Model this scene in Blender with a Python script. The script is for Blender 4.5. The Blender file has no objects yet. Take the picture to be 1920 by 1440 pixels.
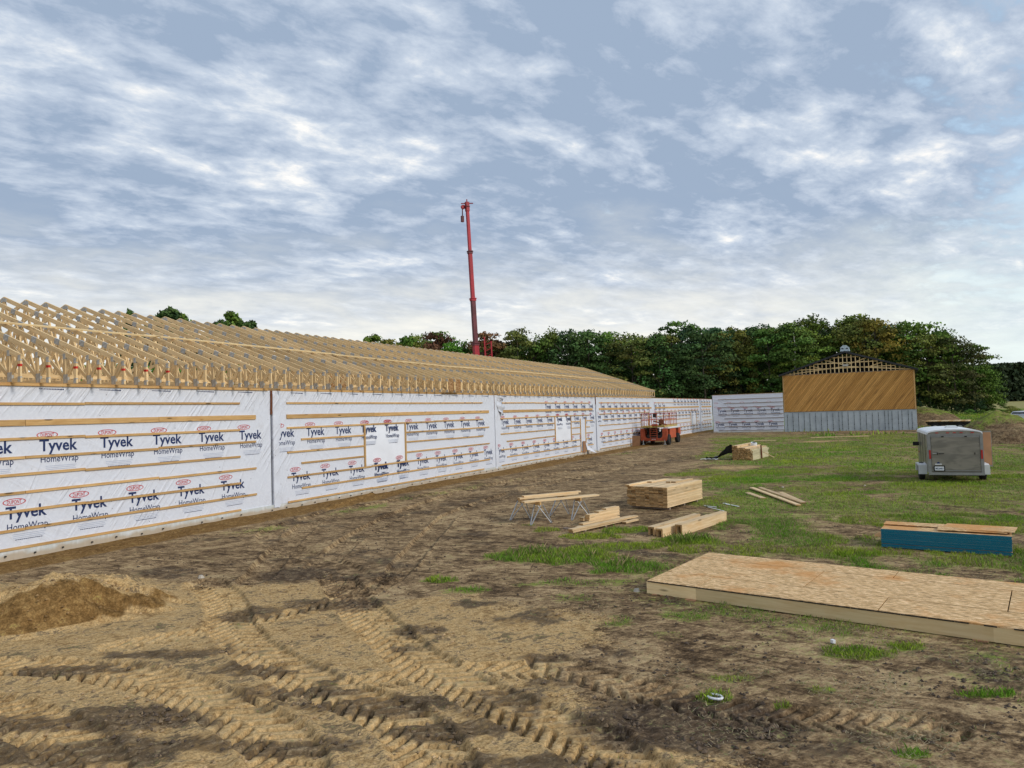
import bpy, math, random
import numpy as np
from mathutils import Vector, Matrix

SC = bpy.context.scene
COL = SC.collection
# ------------------------------------------------------------------ camera
cam_data = bpy.data.cameras.new("camera")
cam = bpy.data.objects.new("camera", cam_data)
COL.objects.link(cam)
cam_data.sensor_width = 36.0
cam_data.lens = 36.0 * 1331 / 1920
cam_data.clip_start = 0.1
cam_data.clip_end = 6000
PITCH, ROLL = math.atan(55 / 1331), 0.030
cam.matrix_world = (Matrix.Translation((0, 0, 2.85)) @ Matrix.Rotation(math.pi / 2 + PITCH, 4, 'X')
                    @ Matrix.Rotation(-ROLL, 4, 'Z'))
SC.camera = cam
SC.render.resolution_x, SC.render.resolution_y = 1024, 768
SC.view_settings.view_transform = 'Standard'
SC.view_settings.look = 'None'
SC.view_settings.gamma = 1
SC.view_settings.exposure = 0.36
SC.view_settings.use_curve_mapping = False
try:
    SC.cycles.max_bounces = 6
    SC.cycles.transparent_max_bounces = 6
    SC.cycles.use_denoising = True
except Exception:
    pass

# ------------------------------------------------------------------ node helper
class NT:
    def __init__(self, tree):
        self.t = tree
        tree.nodes.clear()
    def n(self, typ, inputs=None, **props):
        nd = self.t.nodes.new(typ)
        for k, v in props.items():
            setattr(nd, k, v)
        for k, v in (inputs or {}).items():
            s = nd.inputs[k]
            if isinstance(v, bpy.types.NodeSocket):
                self.t.links.new(v, s)
            elif isinstance(v, bpy.types.Node):
                self.t.links.new(v.outputs[0], s)
            else:
                s.default_value = v
        return nd
    def math(self, op, a, b=0.0, c=None, clamp=False):
        ins = {0: a, 1: b}
        if c is not None:
            ins[2] = c
        nd = self.n('ShaderNodeMath', ins, operation=op, use_clamp=clamp)
        return nd.outputs[0]
    def vmath(self, op, a, b=None):
        ins = {0: a}
        if b is not None:
            ins[1] = b
        return self.n('ShaderNodeVectorMath', ins, operation=op).outputs[0]
    def noise(self, vec, scale, detail=4, rough=.55, dist=0.0):
        return self.n('ShaderNodeTexNoise', {'Vector': vec, 'Scale': scale, 'Detail': detail, 'Roughness': rough, 'Distortion': dist}).outputs[0]
    def mix(self, fac, a, b, blend='MIX'):
        nd = self.n('ShaderNodeMix', data_type='RGBA', blend_type=blend, clamp_factor=True)
        for i, v in ((0, fac), (6, a), (7, b)):
            s = nd.inputs[i]
            if isinstance(v, bpy.types.NodeSocket):
                self.t.links.new(v, s)
            else:
                if i != 0 and len(v) == 3:
                    v = (*v, 1)
                s.default_value = v
        return nd.outputs[2]
    def ramp(self, fac, stops, interp='LINEAR'):
        nd = self.n('ShaderNodeValToRGB', {0: fac})
        cr = nd.color_ramp
        cr.interpolation = interp
        while len(cr.elements) < len(stops):
            cr.elements.new(.5)
        for e, (p, c) in zip(cr.elements, stops):
            e.position = p
            e.color = (c, c, c, 1) if isinstance(c, (int, float)) else (*c, 1)
        return nd.outputs[0]
    def rs(self, vec, rot, scale, loc=(0, 0, 0)):
        a = self.n('ShaderNodeMapping', {'Vector': vec, 'Location': loc, 'Rotation': rot}).outputs[0]
        return self.n('ShaderNodeMapping', {'Vector': a, 'Scale': scale}).outputs[0]
    def smooth(self, x, lo, hi, a=0.0, b=1.0):
        return self.n('ShaderNodeMapRange', {0: x, 1: lo, 2: hi, 3: a, 4: b}, interpolation_type='SMOOTHSTEP').outputs[0]

# ------------------------------------------------------------------ sky and sun
SUN_EL, SUN_AZ = math.radians(30), math.radians(124)      # azimuth measured from +Y towards +X
world = bpy.data.worlds.new("World")
SC.world = world
world.use_nodes = True
w = NT(world.node_tree)
STR = 0.1
sky = w.n('ShaderNodeTexSky', sky_type='NISHITA', sun_disc=False, sun_elevation=SUN_EL, sun_rotation=SUN_AZ, altitude=200,
          air_density=1.0, dust_density=1.5, ozone_density=1.5)
tc = w.n('ShaderNodeTexCoord')
sep = w.n('ShaderNodeSeparateXYZ', {0: tc.outputs['Generated']})
X, Y, Z = sep.outputs
zc = w.math('MAXIMUM', Z, 0.0)
den = w.math('ADD', zc, 0.16)
px = w.math('DIVIDE', X, den)
py = w.math('DIVIDE', Y, den)
pl = w.n('ShaderNodeCombineXYZ', {0: px, 1: py, 2: 0.0}).outputs[0]
def mapped(vec, loc=(0, 0, 0), rot=0.0, scale=(1, 1, 1)):
    return w.rs(vec, (0, 0, rot), scale, loc)
big = w.noise(mapped(pl, (3.3, 1.2, 0), -.5, (1, .75, 1)), 0.8, 3, .5, .3)
mid = w.noise(mapped(pl, (7.1, 4.2, 0), -.6, (.80, 1.1, 1)), 2.7, 9, .60, .22)
fine = w.noise(mapped(pl, (1.7, 9.2, 2), -.6, (.8, 1.15, 1)), 8.0, 8, .62, .22)
# azimuth: 0 on +Y, positive to the right
azm = w.math('ARCTAN2', X, Y)
elv = w.math('ARCSINE', Z)
def gauss(az0, el0, sa, se):
    a = w.math('DIVIDE', w.math('SUBTRACT', azm, az0), sa)
    e = w.math('DIVIDE', w.math('SUBTRACT', elv, el0), se)
    s = w.math('ADD', w.math('MULTIPLY', a, a), w.math('MULTIPLY', e, e))
    return w.math('EXPONENT', w.math('MULTIPLY', s, -1.0))
dens = w.math('ADD', w.math('MULTIPLY', big, .30), w.math('ADD', w.math('MULTIPLY', mid, .92), w.math('MULTIPLY', fine, .68)))
dens = w.math('ADD', dens, w.math('MULTIPLY', gauss(.24, .34, .36, .17), .06))      # the heavier bank ahead
dens = w.math('ADD', dens, w.math('MULTIPLY', gauss(-.50, .26, .30, .07), .09))
dens = w.math('SUBTRACT', dens, w.math('MULTIPLY', gauss(-.25, .30, .22, .12), .07))
dens = w.math('MULTIPLY_ADD', w.math('SUBTRACT', dens, .82), .86, .825)
# cloud colour from thin and bright to thick and grey
cloud = w.ramp(dens, [(.72, (.82, .80, .77)), (.79, (.60, .64, .69)), (.86, (.45, .515, .61)), (.95, (.335, .405, .515)), (1.0, (.27, .345, .46))])
# open sky behind: taken from the sky texture, lifted as a bright hazy day
skyc = w.mix(.70, w.vmath('MULTIPLY', sky.outputs[0], (.125, .125, .125)), (.46, .62, .77))
clear_amt = w.math('ADD', w.math('MULTIPLY', w.smooth(azm, .36, .66), .72), w.math('MULTIPLY', w.smooth(dens, .92, .55), .55))
hole = w.smooth(w.math('ADD', clear_amt, w.math('MULTIPLY', w.math('SUBTRACT', w.math('MULTIPLY_ADD', fine, .45, mid), .72), 2.8)), .60, 1.02)
col = w.mix(w.math('MULTIPLY', hole, .85), cloud, skyc)
# pale band along the horizon
band = w.smooth(w.math('ADD', elv, w.math('MULTIPLY', w.math('SUBTRACT', mid, .5), -.30)), .27, .02)
hor = w.mix(w.smooth(azm, .3, .75), (.84, .82, .74), (.66, .75, .74))
col = w.mix(w.math('MULTIPLY', band, .90), col, hor)
ground_c = w.smooth(Z, -.01, -.06)
col = w.mix(ground_c, col, (.16, .15, .12))
lit = w.vmath('MULTIPLY', col, (1 / STR, 1 / STR, 1 / STR))
bg = w.n('ShaderNodeBackground', {0: lit, 1: STR})
w.n('ShaderNodeOutputWorld', {0: bg})

sd = bpy.data.lights.new("sun", 'SUN')
sd.energy = 1.5
sd.angle = math.radians(12)
sd.color = (1.0, .93, .83)
sun = bpy.data.objects.new("sun", sd)
COL.objects.link(sun)
sdir = Vector((math.cos(SUN_EL) * math.sin(SUN_AZ), math.cos(SUN_EL) * math.cos(SUN_AZ), math.sin(SUN_EL)))
sun.rotation_euler = sdir.to_track_quat('Z', 'Y').to_euler()
sun.location = (20, 5, 30)

# ------------------------------------------------------------------ noise in numpy
_rs = np.random.RandomState(11)
_TAB = _rs.rand(256, 256)
def vnoise(x, y):
    xi = np.floor(x).astype(int); yi = np.floor(y).astype(int)
    fx = x - xi; fy = y - yi
    fx = fx * fx * (3 - 2 * fx); fy = fy * fy * (3 - 2 * fy)
    a = _TAB[xi & 255, yi & 255]; b = _TAB[(xi + 1) & 255, yi & 255]
    c = _TAB[xi & 255, (yi + 1) & 255]; d = _TAB[(xi + 1) & 255, (yi + 1) & 255]
    return (a + (b - a) * fx) * (1 - fy) + (c + (d - c) * fx) * fy
def fbm(x, y, o=4, g=.5):
    s = 0; amp = 1; t = 0
    for i in range(o):
        s = s + amp * (vnoise(x * 2 ** i + 17.3 * i, y * 2 ** i + 5.1 * i) - .5)
        t += amp; amp *= g
    return s / t * 2
def sstep(x, a, b):
    t = np.clip((x - a) / (b - a), 0, 1)
    return t * t * (3 - 2 * t)
def inpoly(x, y, P):
    c = np.zeros(x.shape, bool)
    j = len(P) - 1
    for i in range(len(P)):
        xi, yi = P[i]; xj, yj = P[j]
        with np.errstate(divide='ignore', invalid='ignore'):
            c ^= ((yi > y) != (yj > y)) & (x < (xj - xi) * (y - yi) / (yj - yi + 1e-12) + xi)
        j = i
    return c
def segdist(x, y, P, closed=False):
    d = np.full(x.shape, 1e9)
    n = len(P)
    for i in range(n if closed else n - 1):
        ax, ay = P[i]; bx, by = P[(i + 1) % n]
        vx, vy = bx - ax, by - ay
        t = np.clip(((x - ax) * vx + (y - ay) * vy) / (vx * vx + vy * vy + 1e-9), 0, 1)
        d = np.minimum(d, np.hypot(x - ax - t * vx, y - ay - t * vy))
    return d
def softpoly(x, y, P, soft, wob=0.6, ws=.9):
    d = segdist(x, y, P, True)
    d = np.where(inpoly(x, y, P), d, -d) + wob * fbm(x * ws, y * ws, 4, .6)
    return sstep(d, -soft, soft)

AL = math.radians(26.757)
DV = (math.sin(AL), math.cos(AL)); NV = (-math.cos(AL), math.sin(AL))
WALL_N = 17.09
def SN(s, n):
    return (s * DV[0] + n * NV[0], s * DV[1] + n * NV[1])

# ------------------------------------------------------------------ the ground: shape
CREST = [(-9.6, 10.3), (-7.5, 10.15), (-7.0, 10.2), (-6.7, 10.6), (-6.5, 11.05), (-6.3, 11.4), (-6.1, 11.6)]
CREST_H = [.52, .55, .60, .66, .56, .22, .05]
def pile_h(x, y):
    h = np.zeros(x.shape)
    for i in range(len(CREST) - 1):
        ax, ay = CREST[i]; bx, by = CREST[i + 1]
        vx, vy = bx - ax, by - ay
        t = np.clip(((x - ax) * vx + (y - ay) * vy) / (vx * vx + vy * vy), 0, 1)
        qx = x - ax - t * vx; qy = y - ay - t * vy
        d = np.hypot(qx, qy)
        front = (qy - .35 * qx) < 0
        H = CREST_H[i] * (1 - t) + CREST_H[i + 1] * t
        wf = .28 + .62 * H; wb = .5 + 1.9 * H
        W_ = np.where(front, wf, wb)
        prof = np.where(front, 1 - sstep(d, .02, W_), (1 - sstep(d, 0, W_)) ** 1.15)
        h = np.maximum(h, H * prof)
    return h
def spline(P, k=14):
    P = [np.array(p, float) for p in P]
    P = [2 * P[0] - P[1]] + P + [2 * P[-1] - P[-2]]
    out = []
    for i in range(1, len(P) - 2):
        for j in range(k):
            t = j / k
            p0, p1, p2, p3 = P[i - 1:i + 3]
            out.append(.5 * (2 * p1 + (p2 - p0) * t + (2 * p0 - 5 * p1 + 4 * p2 - p3) * t * t + (3 * p1 - p0 - 3 * p2 + p3) * t ** 3))
    out.append(P[-2])
    return out
# tyre tracks: points, half width, lug spacing, lug depth, rut depth, slant
TRACKS = [
    ([(-2.6, 7.5), (-1.03, 7.95), (-.15, 8.05), (.75, 7.76), (1.7, 7.1)], .24, .17, .040, .015, .5),
    ([(-5.2, 9.3), (-4.2, 9.9), (-3.24, 10.7), (-2.4, 11.9), (-2.1, 13.9)], .24, .17, .035, .015, .5),
    ([(.3, 8.3), (1.1, 7.4), (2.2, 6.7), (3.6, 6.3)], .26, .18, .030, .015, .5),
    ([(-6.9, 7.8), (-5.4, 7.3), (-4.1, 6.5), (-3.1, 5.4)], .32, .19, .055, .025, .35),
    ([(-7.2, 8.7), (-5.5, 8.5), (-4.1, 8.0), (-2.96, 7.17), (-2.1, 6.3), (-1.7, 5.3)], .33, .19, .055, .03, .35),
    ([(-5.6, 12.8), (-4.7, 11.5), (-4.0, 10.0), (-3.1, 8.7), (-1.9, 7.5), (-1.0, 6.6), (-.5, 5.3)], .32, .185, .055, .025, .35),
    ([(-3.7, 14.0), (-2.74, 11.6), (-1.97, 9.9), (-1.1, 8.3), (-.25, 7.2), (.5, 6.35), (1.1, 5.3)], .33, .18, .055, .025, .35),
    ([(-4.7, 12.8), (-5.47, 17.97), (-5.64, 23.1), (-3.93, 31.75), (1.12, 41.8), (8.7, 50)], .30, .22, .012, .05, .8),
    ([(-3.85, 13.9), (-3.8, 17.7), (-3.14, 22.5), (-.97, 28.5), (3.03, 35.1), (9.75, 45.5)], .30, .22, .012, .05, .8),
    ([(-2.2, 13.5), (-2.0, 17.7), (-1.6, 21.5), (.9, 27.5), (5.0, 34.1), (12, 44)], .28, .22, .010, .045, .8),
    ([(-3.0, 13.2), (-6.3, 18.5), (-3.7, 25), (1.6, 30.5), (6.0, 36.1), (14, 50)], .28, .22, .010, .04, .8),
]
def tracks(x, y):
    """returns the tread relief and how much each point is run over"""
    dz = np.zeros(x.shape); worn = np.zeros(x.shape)
    for P, hw, pitch, dep, rut, slant in TRACKS:
        if dep > .025: slant, dep = -.55 if dep > .02 else slant, dep * 1.4 + .008
        Q = spline(P, 8)
        xs = [q[0] for q in Q]; ys = [q[1] for q in Q]
        m = (x > min(xs) - 1) & (x < max(xs) + 1) & (y > min(ys) - 1) & (y < max(ys) + 1)
        if not m.any():
            continue
        X_, Y_ = x[m], y[m]
        best = np.full(X_.shape, 1e9); lat = np.zeros(X_.shape); arc = np.zeros(X_.shape)
        L = 0
        for i in range(len(Q) - 1):
            ax, ay = Q[i]; bx, by = Q[i + 1]
            vx, vy = bx - ax, by - ay
            l = math.hypot(vx, vy)
            t = np.clip(((X_ - ax) * vx + (Y_ - ay) * vy) / (l * l), 0, 1)
            d = np.hypot(X_ - ax - t * vx, Y_ - ay - t * vy)
            u = d < best
            sg = np.sign(vx * (Y_ - ay) - vy * (X_ - ax))
            best = np.where(u, d, best); lat = np.where(u, d * sg, lat); arc = np.where(u, L + t * l, arc)
            L += l
        wob = .03 * fbm(X_ * 3.1 + 7, Y_ * 3.1, 2)
        q = lat / hw + wob / hw
        inside = 1 - sstep(np.abs(q), .85, 1.08)
        half = (q > 0)
        ph = arc / pitch + np.abs(q) * slant * hw / pitch * 1.35 + np.where(half, .5, 0) + .25 * fbm(arc * .7, q * .5 + 3, 2)
        lug = sstep(np.sin(ph * 2 * math.pi), .30, .50)
        gap = sstep(np.abs(q), .0, .12)
        fade = np.clip(1.15 + .7 * fbm(X_ * .8 + 3, Y_ * .8 - 5, 3), .45, 1.15)
        r = -1.25 * dep * lug * gap * inside * fade - rut * inside
        edge = np.exp(-((np.abs(q) - 1.13) / .13) ** 2)
        r = r + (.5 * rut + .12 * dep) * edge * (.7 + .6 * fbm(X_ * 2.5, Y_ * 2.5, 2)) * fade
        cur = dz[m]
        dz[m] = cur * (1 - .97 * inside) + r
        worn[m] = np.maximum(worn[m], inside)
    return dz, worn

# ------------------------------------------------------------------ the ground: what it is made of
P_SAND = [(-12, 12.6), (-9.5, 13.0), (-8.5, 12.9), (-7.4, 13.6), (-6.08, 12.9), (-4.7, 12.9), (-3.4, 12.9), (-2.5, 11.3), (-1.2, 11.6), (-.4, 10.5),
          (.96, 10.14), (1.45, 9.2), (.95, 8.4), (.55, 7.7), (.9, 6.9), (1.0, 6.15), (1.6, 5.4), (1.5, 3.0), (-12, 3.0)]
DARK = [(-5.3, 8.5, .7, .22), (-4.2, 8.9, 1.0, .2), (-3.82, 7.0, .9, .3), (-3.0, 8.3, .75, .25), (-4.4, 6.3, 1.5, .32), (-2.8, 11.1, .85, .45),
        (-1.38, 9.63, .42, .2), (.28, 8.44, .42, .16), (-4.1, 13.3, .8, .9), (-3.95, 10.7, .6, .45), (-1.6, 7.2, 1.0, .22), (-.5, 6.6, .8, .2),
        (-2.4, 7.6, .7, .18), (.1, 5.9, .8, .2), (-.6, 10.8, .6, .3), (-2.2, 6.35, 1.0, .16), (1.5, 6.6, 1.3, .5), (-5.2, 7.0, .8, .2)]
GREEN = [ # world patches of livelier grass: x, y, rx, ry, strength
    (.9, 14.2, 1.3, .75, 1.0), (2.0, 13.0, .9, .6, .95), (-.2, 14.2, .5, .5, .8), (1.9, 14.9, 1.2, .5, .7), (2.6, 14.9, 1.1, .5, .8), (3.6, 15.3, .7, .5, 1.0),
    (1.6, 16.2, .9, .45, .8), (3.3, 14.4, .5, .4, .9), (2.6, 16.9, .7, .4, .8), (-1.4, 12.35, .38, .18, 1.0), (-.8, 11.6, .45, .22, .7), (.8, 11.0, .6, .35, .45),
    (2.3, 9.9, .5, .3, .5), (3.1, 10.0, .6, .3, .45), (1.0, 11.9, 1.4, .35, .45), (1.3, 9.75, .35, .3, .55),
    (6.5, 13.5, .75, .28, 1.0), (5.5, 13.9, .5, .3, .6), (10.2, 13.2, 1.3, .7, 1.0), (3.9, 8.25, .42, .26, 1.0), (4.5, 8.4, .35, .2, .75), (4.45, 6.95, .42, .12, .9),
    (1.95, 7.15, .2, .12, .8), (2.5, 6.9, .12, .08, .8), (3.15, 5.85, .16, .07, 1.0), (1.9, 9.0, .3, .3, .35), (3.0, 7.2, .2, .12, .5), (2.2, 7.6, .3, .12, .5),
    (8.7, 28.5, 1.4, 1.6, .9), (11.0, 30.5, 1.8, 1.6, .95), (9.2, 27.0, 1.5, .8, 1.0), (13.5, 35.5, 2.6, 1.8, .9), (12.3, 26.8, 2.2, 1.2, .9), (7.6, 30.8, 1.2, 1.0, .8),
    (14.5, 24.4, 2.6, .9, .95), (12.0, 20.8, 1.5, .5, .7), (10.5, 22.6, 1.8, .7, .75), (16.8, 40, 3, 2.5, .8), (18, 31, 2, 1.0, .9), (19.5, 44, 3, 2, .8), (16.5, 33, 1.5, 1.5, .9),
    (17.8, 26, 1.4, .9, .9), (9.0, 18.6, 1.3, .4, .6), (6.8, 19.0, .8, .3, .5), (9.5, 16.6, 1.4, .4, .65), (22, 36, 2.5, 1.6, .8), (13.6, 17.8, 1.3, .5, .6), (5.6, 17.6, .35, .3, .7),
    (20, 51, 4, 2, .6), (12, 16.0, 1.6, .5, .5), (.3, 18.15, .3, .18, .6), (.75, 17.3, .4, .3, .6)]
def covers(x, y):
    s = x * DV[0] + y * DV[1]; n = x * NV[0] + y * NV[1]
    wn = WALL_N - n                                     # metres out from the long wall
    ws = softpoly(x, y, P_SAND, .35, .9, .7)
    strip = sstep(wn, -1, 0) * (1 - sstep(wn + .45 * fbm(s * .5, wn * 1.3, 4), 1.2, 2.0)) * (1 - sstep(s, 84, 90))
    far_sand = np.exp(-(((x - 10.3) / 1.3) ** 2 + ((y - 33.3) / 1.5) ** 2) ** 1.5) + np.exp(-(((x - 23.2) / 3.0) ** 2 + ((y - 54.3) / 1.2) ** 2) ** 1.5)
    far_sand = far_sand + .75 * np.exp(-(((x - 2.9) / .9) ** 2 + ((y - 18.8) / .5) ** 2)) + .5 * np.exp(-(((x - 24.) / 2) ** 2 + ((y - 37.) / .5) ** 2))
    sand = np.clip(ws + .8 * far_sand * (1 + fbm(x * 1.5, y * 1.5, 3)), 0, 1)
    pile_all = sstep(pile_h(x, y), .02, .12)
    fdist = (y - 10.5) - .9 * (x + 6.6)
    pilem = pile_all * (1 - sstep(fdist + .35 * fbm(x * 3, y * 3, 4), -.25, .25))  # near face of the pile, coloured browner than its top and back
    sand = np.maximum(sand, pile_all)
    dark = np.zeros(x.shape)
    for cx, cy, rx, ry in DARK:
        dark = np.maximum(dark, np.exp(-(((x - cx) / rx) ** 2 + ((y - cy) / ry) ** 2) * .9))
    near_ = sstep(-y, -10.5, -8.5) * .10
    dark = sstep(dark + near_ + .55 * fbm(x * 1.9, y * 2.6, 5, .65) - .04, .25, .72)
    dark = np.maximum(dark * (1 - .75 * pile_all), .9 * sstep(fbm(x * .8 + 31, y * 1.0, 5, .65), .14, .5) * (1 - pile_all))
    # general thin grass: to the right of a line running up the yard
    side = x - (1.0 + (y - 12) * .30)
    side = np.where(y < 12, x - 1.3 - (12 - y) * .06, side)
    lawn = sstep(side + 1.4 * fbm(x * .35, y * .35, 3), -.6, 2.8) * (.44 + .9 * fbm(x * .8 + 9, y * .55, 5, .6))
    lawn = lawn * (1 - .45 * sstep(-y, -11, -8.5))
    lawn = np.where(y > 16, lawn * 1.1 + .20 * sstep(side, 0, 4) * sstep(y, 15, 20), lawn)
    g = np.clip(lawn, 0, .6)
    for cx, cy, rx, ry, k in GREEN:
        m = np.exp(-(((x - cx) / rx) ** 2 + ((y - cy) / ry) ** 2))
        g = np.maximum(g, k * sstep(m + .5 * fbm(x * 2.3 + 5, y * 2.3, 4, .65), .25, .75))
    foot = np.exp(-((wn - 2.7 + .3 * fbm(s * .6, s * 0, 3)) / .55) ** 2) * sstep(fbm(s * .45 + 3, wn * .8, 4), -.35, .35) * .55 * sstep(s, 10, 14) * (1 - sstep(s, 45, 60))
    g = np.maximum(g, foot)
    g = g * (1 - sand * .9) * (1 - .93 * sstep(strip, .2, .6)) * (1 - pilem)
    # bare strip in front of the shed and along the drive
    bare = np.exp(-(((s - 72.5) / 3.2) ** 2)) * (n < 18)
    g = g * (1 - .85 * bare)
    gx = sstep(np.hypot(x, y), 78, 92) * (1 - sstep(np.abs(n - 20), 0, 40) * 0)
    g = np.maximum(g, gx * .8)
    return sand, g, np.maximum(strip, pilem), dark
def base_h(x, y):
    r = np.hypot(x, y)
    h = .05 * fbm(x * .18, y * .18, 3) * sstep(r, 2, 12)
    h = h + 1.3 * sstep(y, 180, 380) + .22 * sstep(r, 55, 80)
    return h
def gz(x, y):
    return float(base_h(np.array([x * 1.0]), np.array([y * 1.0]))[0])

def mesh_from(name, verts, faces_flat, loop_start, mats, smooth=True):
    me = bpy.data.meshes.new(name)
    me.vertices.add(len(verts)); me.vertices.foreach_set('co', verts.astype(np.float32).ravel())
    me.loops.add(len(faces_flat)); me.loops.foreach_set('vertex_index', faces_flat.astype(np.int32))
    me.polygons.add(len(loop_start)); me.polygons.foreach_set('loop_start', loop_start.astype(np.int32))
    me.polygons.foreach_set('use_smooth', np.full(len(loop_start), smooth))
    for m in mats:
        me.materials.append(m)
    me.update(calc_edges=True)
    return me
def grid_mesh(name, xs, ys, Zf, mats):
    Xg, Yg = np.meshgrid(xs, ys)
    Zg = Zf(Xg, Yg)
    v = np.stack([Xg, Yg, Zg], -1).reshape(-1, 3)
    nx, ny = len(xs), len(ys)
    i = (np.arange(ny - 1)[:, None] * nx + np.arange(nx - 1)[None, :]).ravel()
    f = np.stack([i, i + 1, i + nx + 1, i + nx], -1).ravel()
    return mesh_from(name, v, f, np.arange(len(i)) * 4, mats), Xg.ravel(), Yg.ravel(), Zg.ravel()
def set_attr(me, name, arr):
    a = me.attributes.new(name, 'FLOAT_COLOR', 'POINT')
    full = np.ones((len(arr), 4), np.float32); full[:, :arr.shape[1]] = arr
    a.data.foreach_set('color', full.ravel())

# ------------------------------------------------------------------ materials
def mat(name):
    m = bpy.data.materials.new(name); m.use_nodes = True
    return m, NT(m.node_tree)
def finish(t, color, rough=.7, bump=None, bstr=.3, bdist=.02, metal=0.0, spec=.3, extra=None):
    ins = {'Base Color': color if not isinstance(color, tuple) else (*color, 1), 'Roughness': rough, 'Metallic': metal, 'Specular IOR Level': spec}
    if bump is not None:
        ins['Normal'] = t.n('ShaderNodeBump', {'Height': bump, 'Strength': bstr, 'Distance': bdist})
    ins.update(extra or {})
    b = t.n('ShaderNodeBsdfPrincipled', ins)
    t.n('ShaderNodeOutputMaterial', {0: b})
def simple(name, c, rough=.6, metal=0.0, var=.12, scale=3.0, spec=.3, bstr=.1):
    m, t = mat(name)
    tcn = t.n('ShaderNodeTexCoord').outputs['Object']
    nz = t.noise(tcn, scale, 5, .6)
    rnd = t.n('ShaderNodeObjectInfo').outputs['Random']
    k = t.math('ADD', t.smooth(nz, .3, .7, 1 - var, 1 + var), t.math('MULTIPLY_ADD', rnd, .16 * (var > .05), -.08 * (var > .05)))
    cc = t.n('ShaderNodeVectorMath', {0: c, 3: k}, operation='SCALE').outputs[0]
    finish(t, cc, rough, nz, bstr, .01, metal, spec)
    return m
def wood(name, light, dark_, knots=.6, rough=.75, rv=.22, grain_x=True, scale=1.0):
    m, t = mat(name)
    tcn = t.n('ShaderNodeTexCoord').outputs['Object']
    rnd = t.n('ShaderNodeObjectInfo').outputs['Random']
    off = t.n('ShaderNodeCombineXYZ', {0: t.math('MULTIPLY', rnd, 37.0), 1: t.math('MULTIPLY', rnd, 11.0), 2: t.math('MULTIPLY', rnd, 23.0)}).outputs[0]
    v = t.vmath('ADD', tcn, off)
    sc = (1.2, 14, 14) if grain_x else (5, 5, 5)
    vg = t.n('ShaderNodeMapping', {'Vector': v, 'Scale': tuple(a * scale for a in sc)}).outputs[0]
    g = t.noise(vg, 1.6, 6, .65, .4)
    blot = t.noise(t.n('ShaderNodeMapping', {'Vector': v, 'Scale': (1.5, 4, 4)}).outputs[0], 1.3, 3, .5)
    c = t.mix(t.smooth(g, .3, .72), light, dark_)
    c = t.mix(t.smooth(blot, .5, .8, 0, .5), c, tuple(a * b for a, b in zip(dark_, (1.05, .92, .75))))
    kn = t.n('ShaderNodeTexVoronoi', {'Vector': t.n('ShaderNodeMapping', {'Vector': v, 'Scale': (1.6, 7, 7)}).outputs[0], 'Scale': 1.0}).outputs[0]
    c = t.mix(t.smooth(kn, .20, .10, 0, knots), c, tuple(a * .28 for a in dark_))
    k = t.math('MULTIPLY_ADD', rnd, rv * 2, 1 - rv)
    c = t.n('ShaderNodeVectorMath', {0: c, 3: k}, operation='SCALE').outputs[0]
    finish(t, c, rough, g, .25, .004, 0, .2)
    return m
M = {}
M['spruce'] = wood('pale_spruce', (.82, .63, .35), (.70, .50, .25), .8)
M['spruce_truss'] = wood('truss_spruce', (.86, .64, .36), (.70, .48, .235), .3, rv=.15)
M['spruce_far'] = wood('truss_spruce_plain', (.88, .65, .35), (.72, .49, .235), .0, grain_x=False, rv=.15)
M['spruce_orange'] = wood('weathered_spruce', (.62, .40, .175), (.44, .255, .10), .9, rv=.16)
M['endgrain'] = wood('board_end_grain', (.54, .34, .15), (.34, .19, .075), .3, grain_x=False, rv=.38)
M['cut'] = wood('fresh_cut_boards', (.74, .56, .34), (.58, .40, .21), .6, rv=.2)
M['greenish'] = wood('green_tinged_spruce', (.58, .52, .34), (.46, .40, .25), .2, rv=.12)  # greener tone for the outer rows of the stick bundle
M['battenfar'] = wood('grey_brown_batten', (.32, .25, .20), (.22, .17, .14), .2)  # greyer, darker wood than the long wall's battens
M['rust'] = simple('reddish_brown_board', (.16, .055, .025), .8)
M['plate'] = simple('galvanised_plate', (.46, .44, .40), .7, 0, .2, 12)
M['red_mark'] = simple('red_lumber_paint', (.55, .035, .025), .8)
M['dark'] = simple('dark_interior', (.018, .017, .016), .9, var=.2)
M['tar'] = simple('black_plastic_sheet', (.012, .014, .022), .35, spec=.5, bstr=.4)
M['concrete'] = None
M['navy'] = simple('navy_print', (.018, .035, .115), .7, var=0.04)
M['redp'] = simple('red_print', (.52, .035, .045), .7, var=0.04)
M['greyp'] = simple('pale_grey_print', (.38, .43, .56), .7, var=0.04)
M['black_m'] = simple('black_metal_roof', (.03, .032, .036), .45, .3, .2, 2)
M['white'] = simple('white_paint', (.72, .73, .74), .4, var=.06)
M['tyre'] = simple('tyre_rubber', (.022, .021, .02), .85, var=.3, scale=9)
M['steel'] = simple('galvanised_steel', (.42, .43, .44), .4, .6, .12, 8)
M['trim'] = simple('dull_silver_trim', (.25, .25, .245), .45, .4, .1, 5)
M['crane_red'] = simple('crane_red', (.36, .018, .03), .45, var=.15, scale=1.2)
M['crane_dark'] = simple('crane_dark_grease', (.13, .028, .035), .5, var=.3, scale=1.0)
M['lift_orange'] = simple('lift_orange', (.43, .085, .036), .5, var=.2, scale=3)
M['lift_yellow'] = simple('lift_deck_yellow', (.42, .30, .08), .6, var=.25, scale=5)
M['lift_dark'] = simple('lift_dark_gear', (.04, .036, .034), .7, var=.4, scale=6)
M['glass'] = simple('dark_glass', (.02, .025, .03), .12, var=.02, spec=.6)
M['car_dark'] = simple('dark_car_paint', (.02, .022, .028), .25, .2, .04, spec=.6)
M['car_white'] = simple('white_car_paint', (.75, .76, .78), .28, 0, .03, spec=.6)
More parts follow.
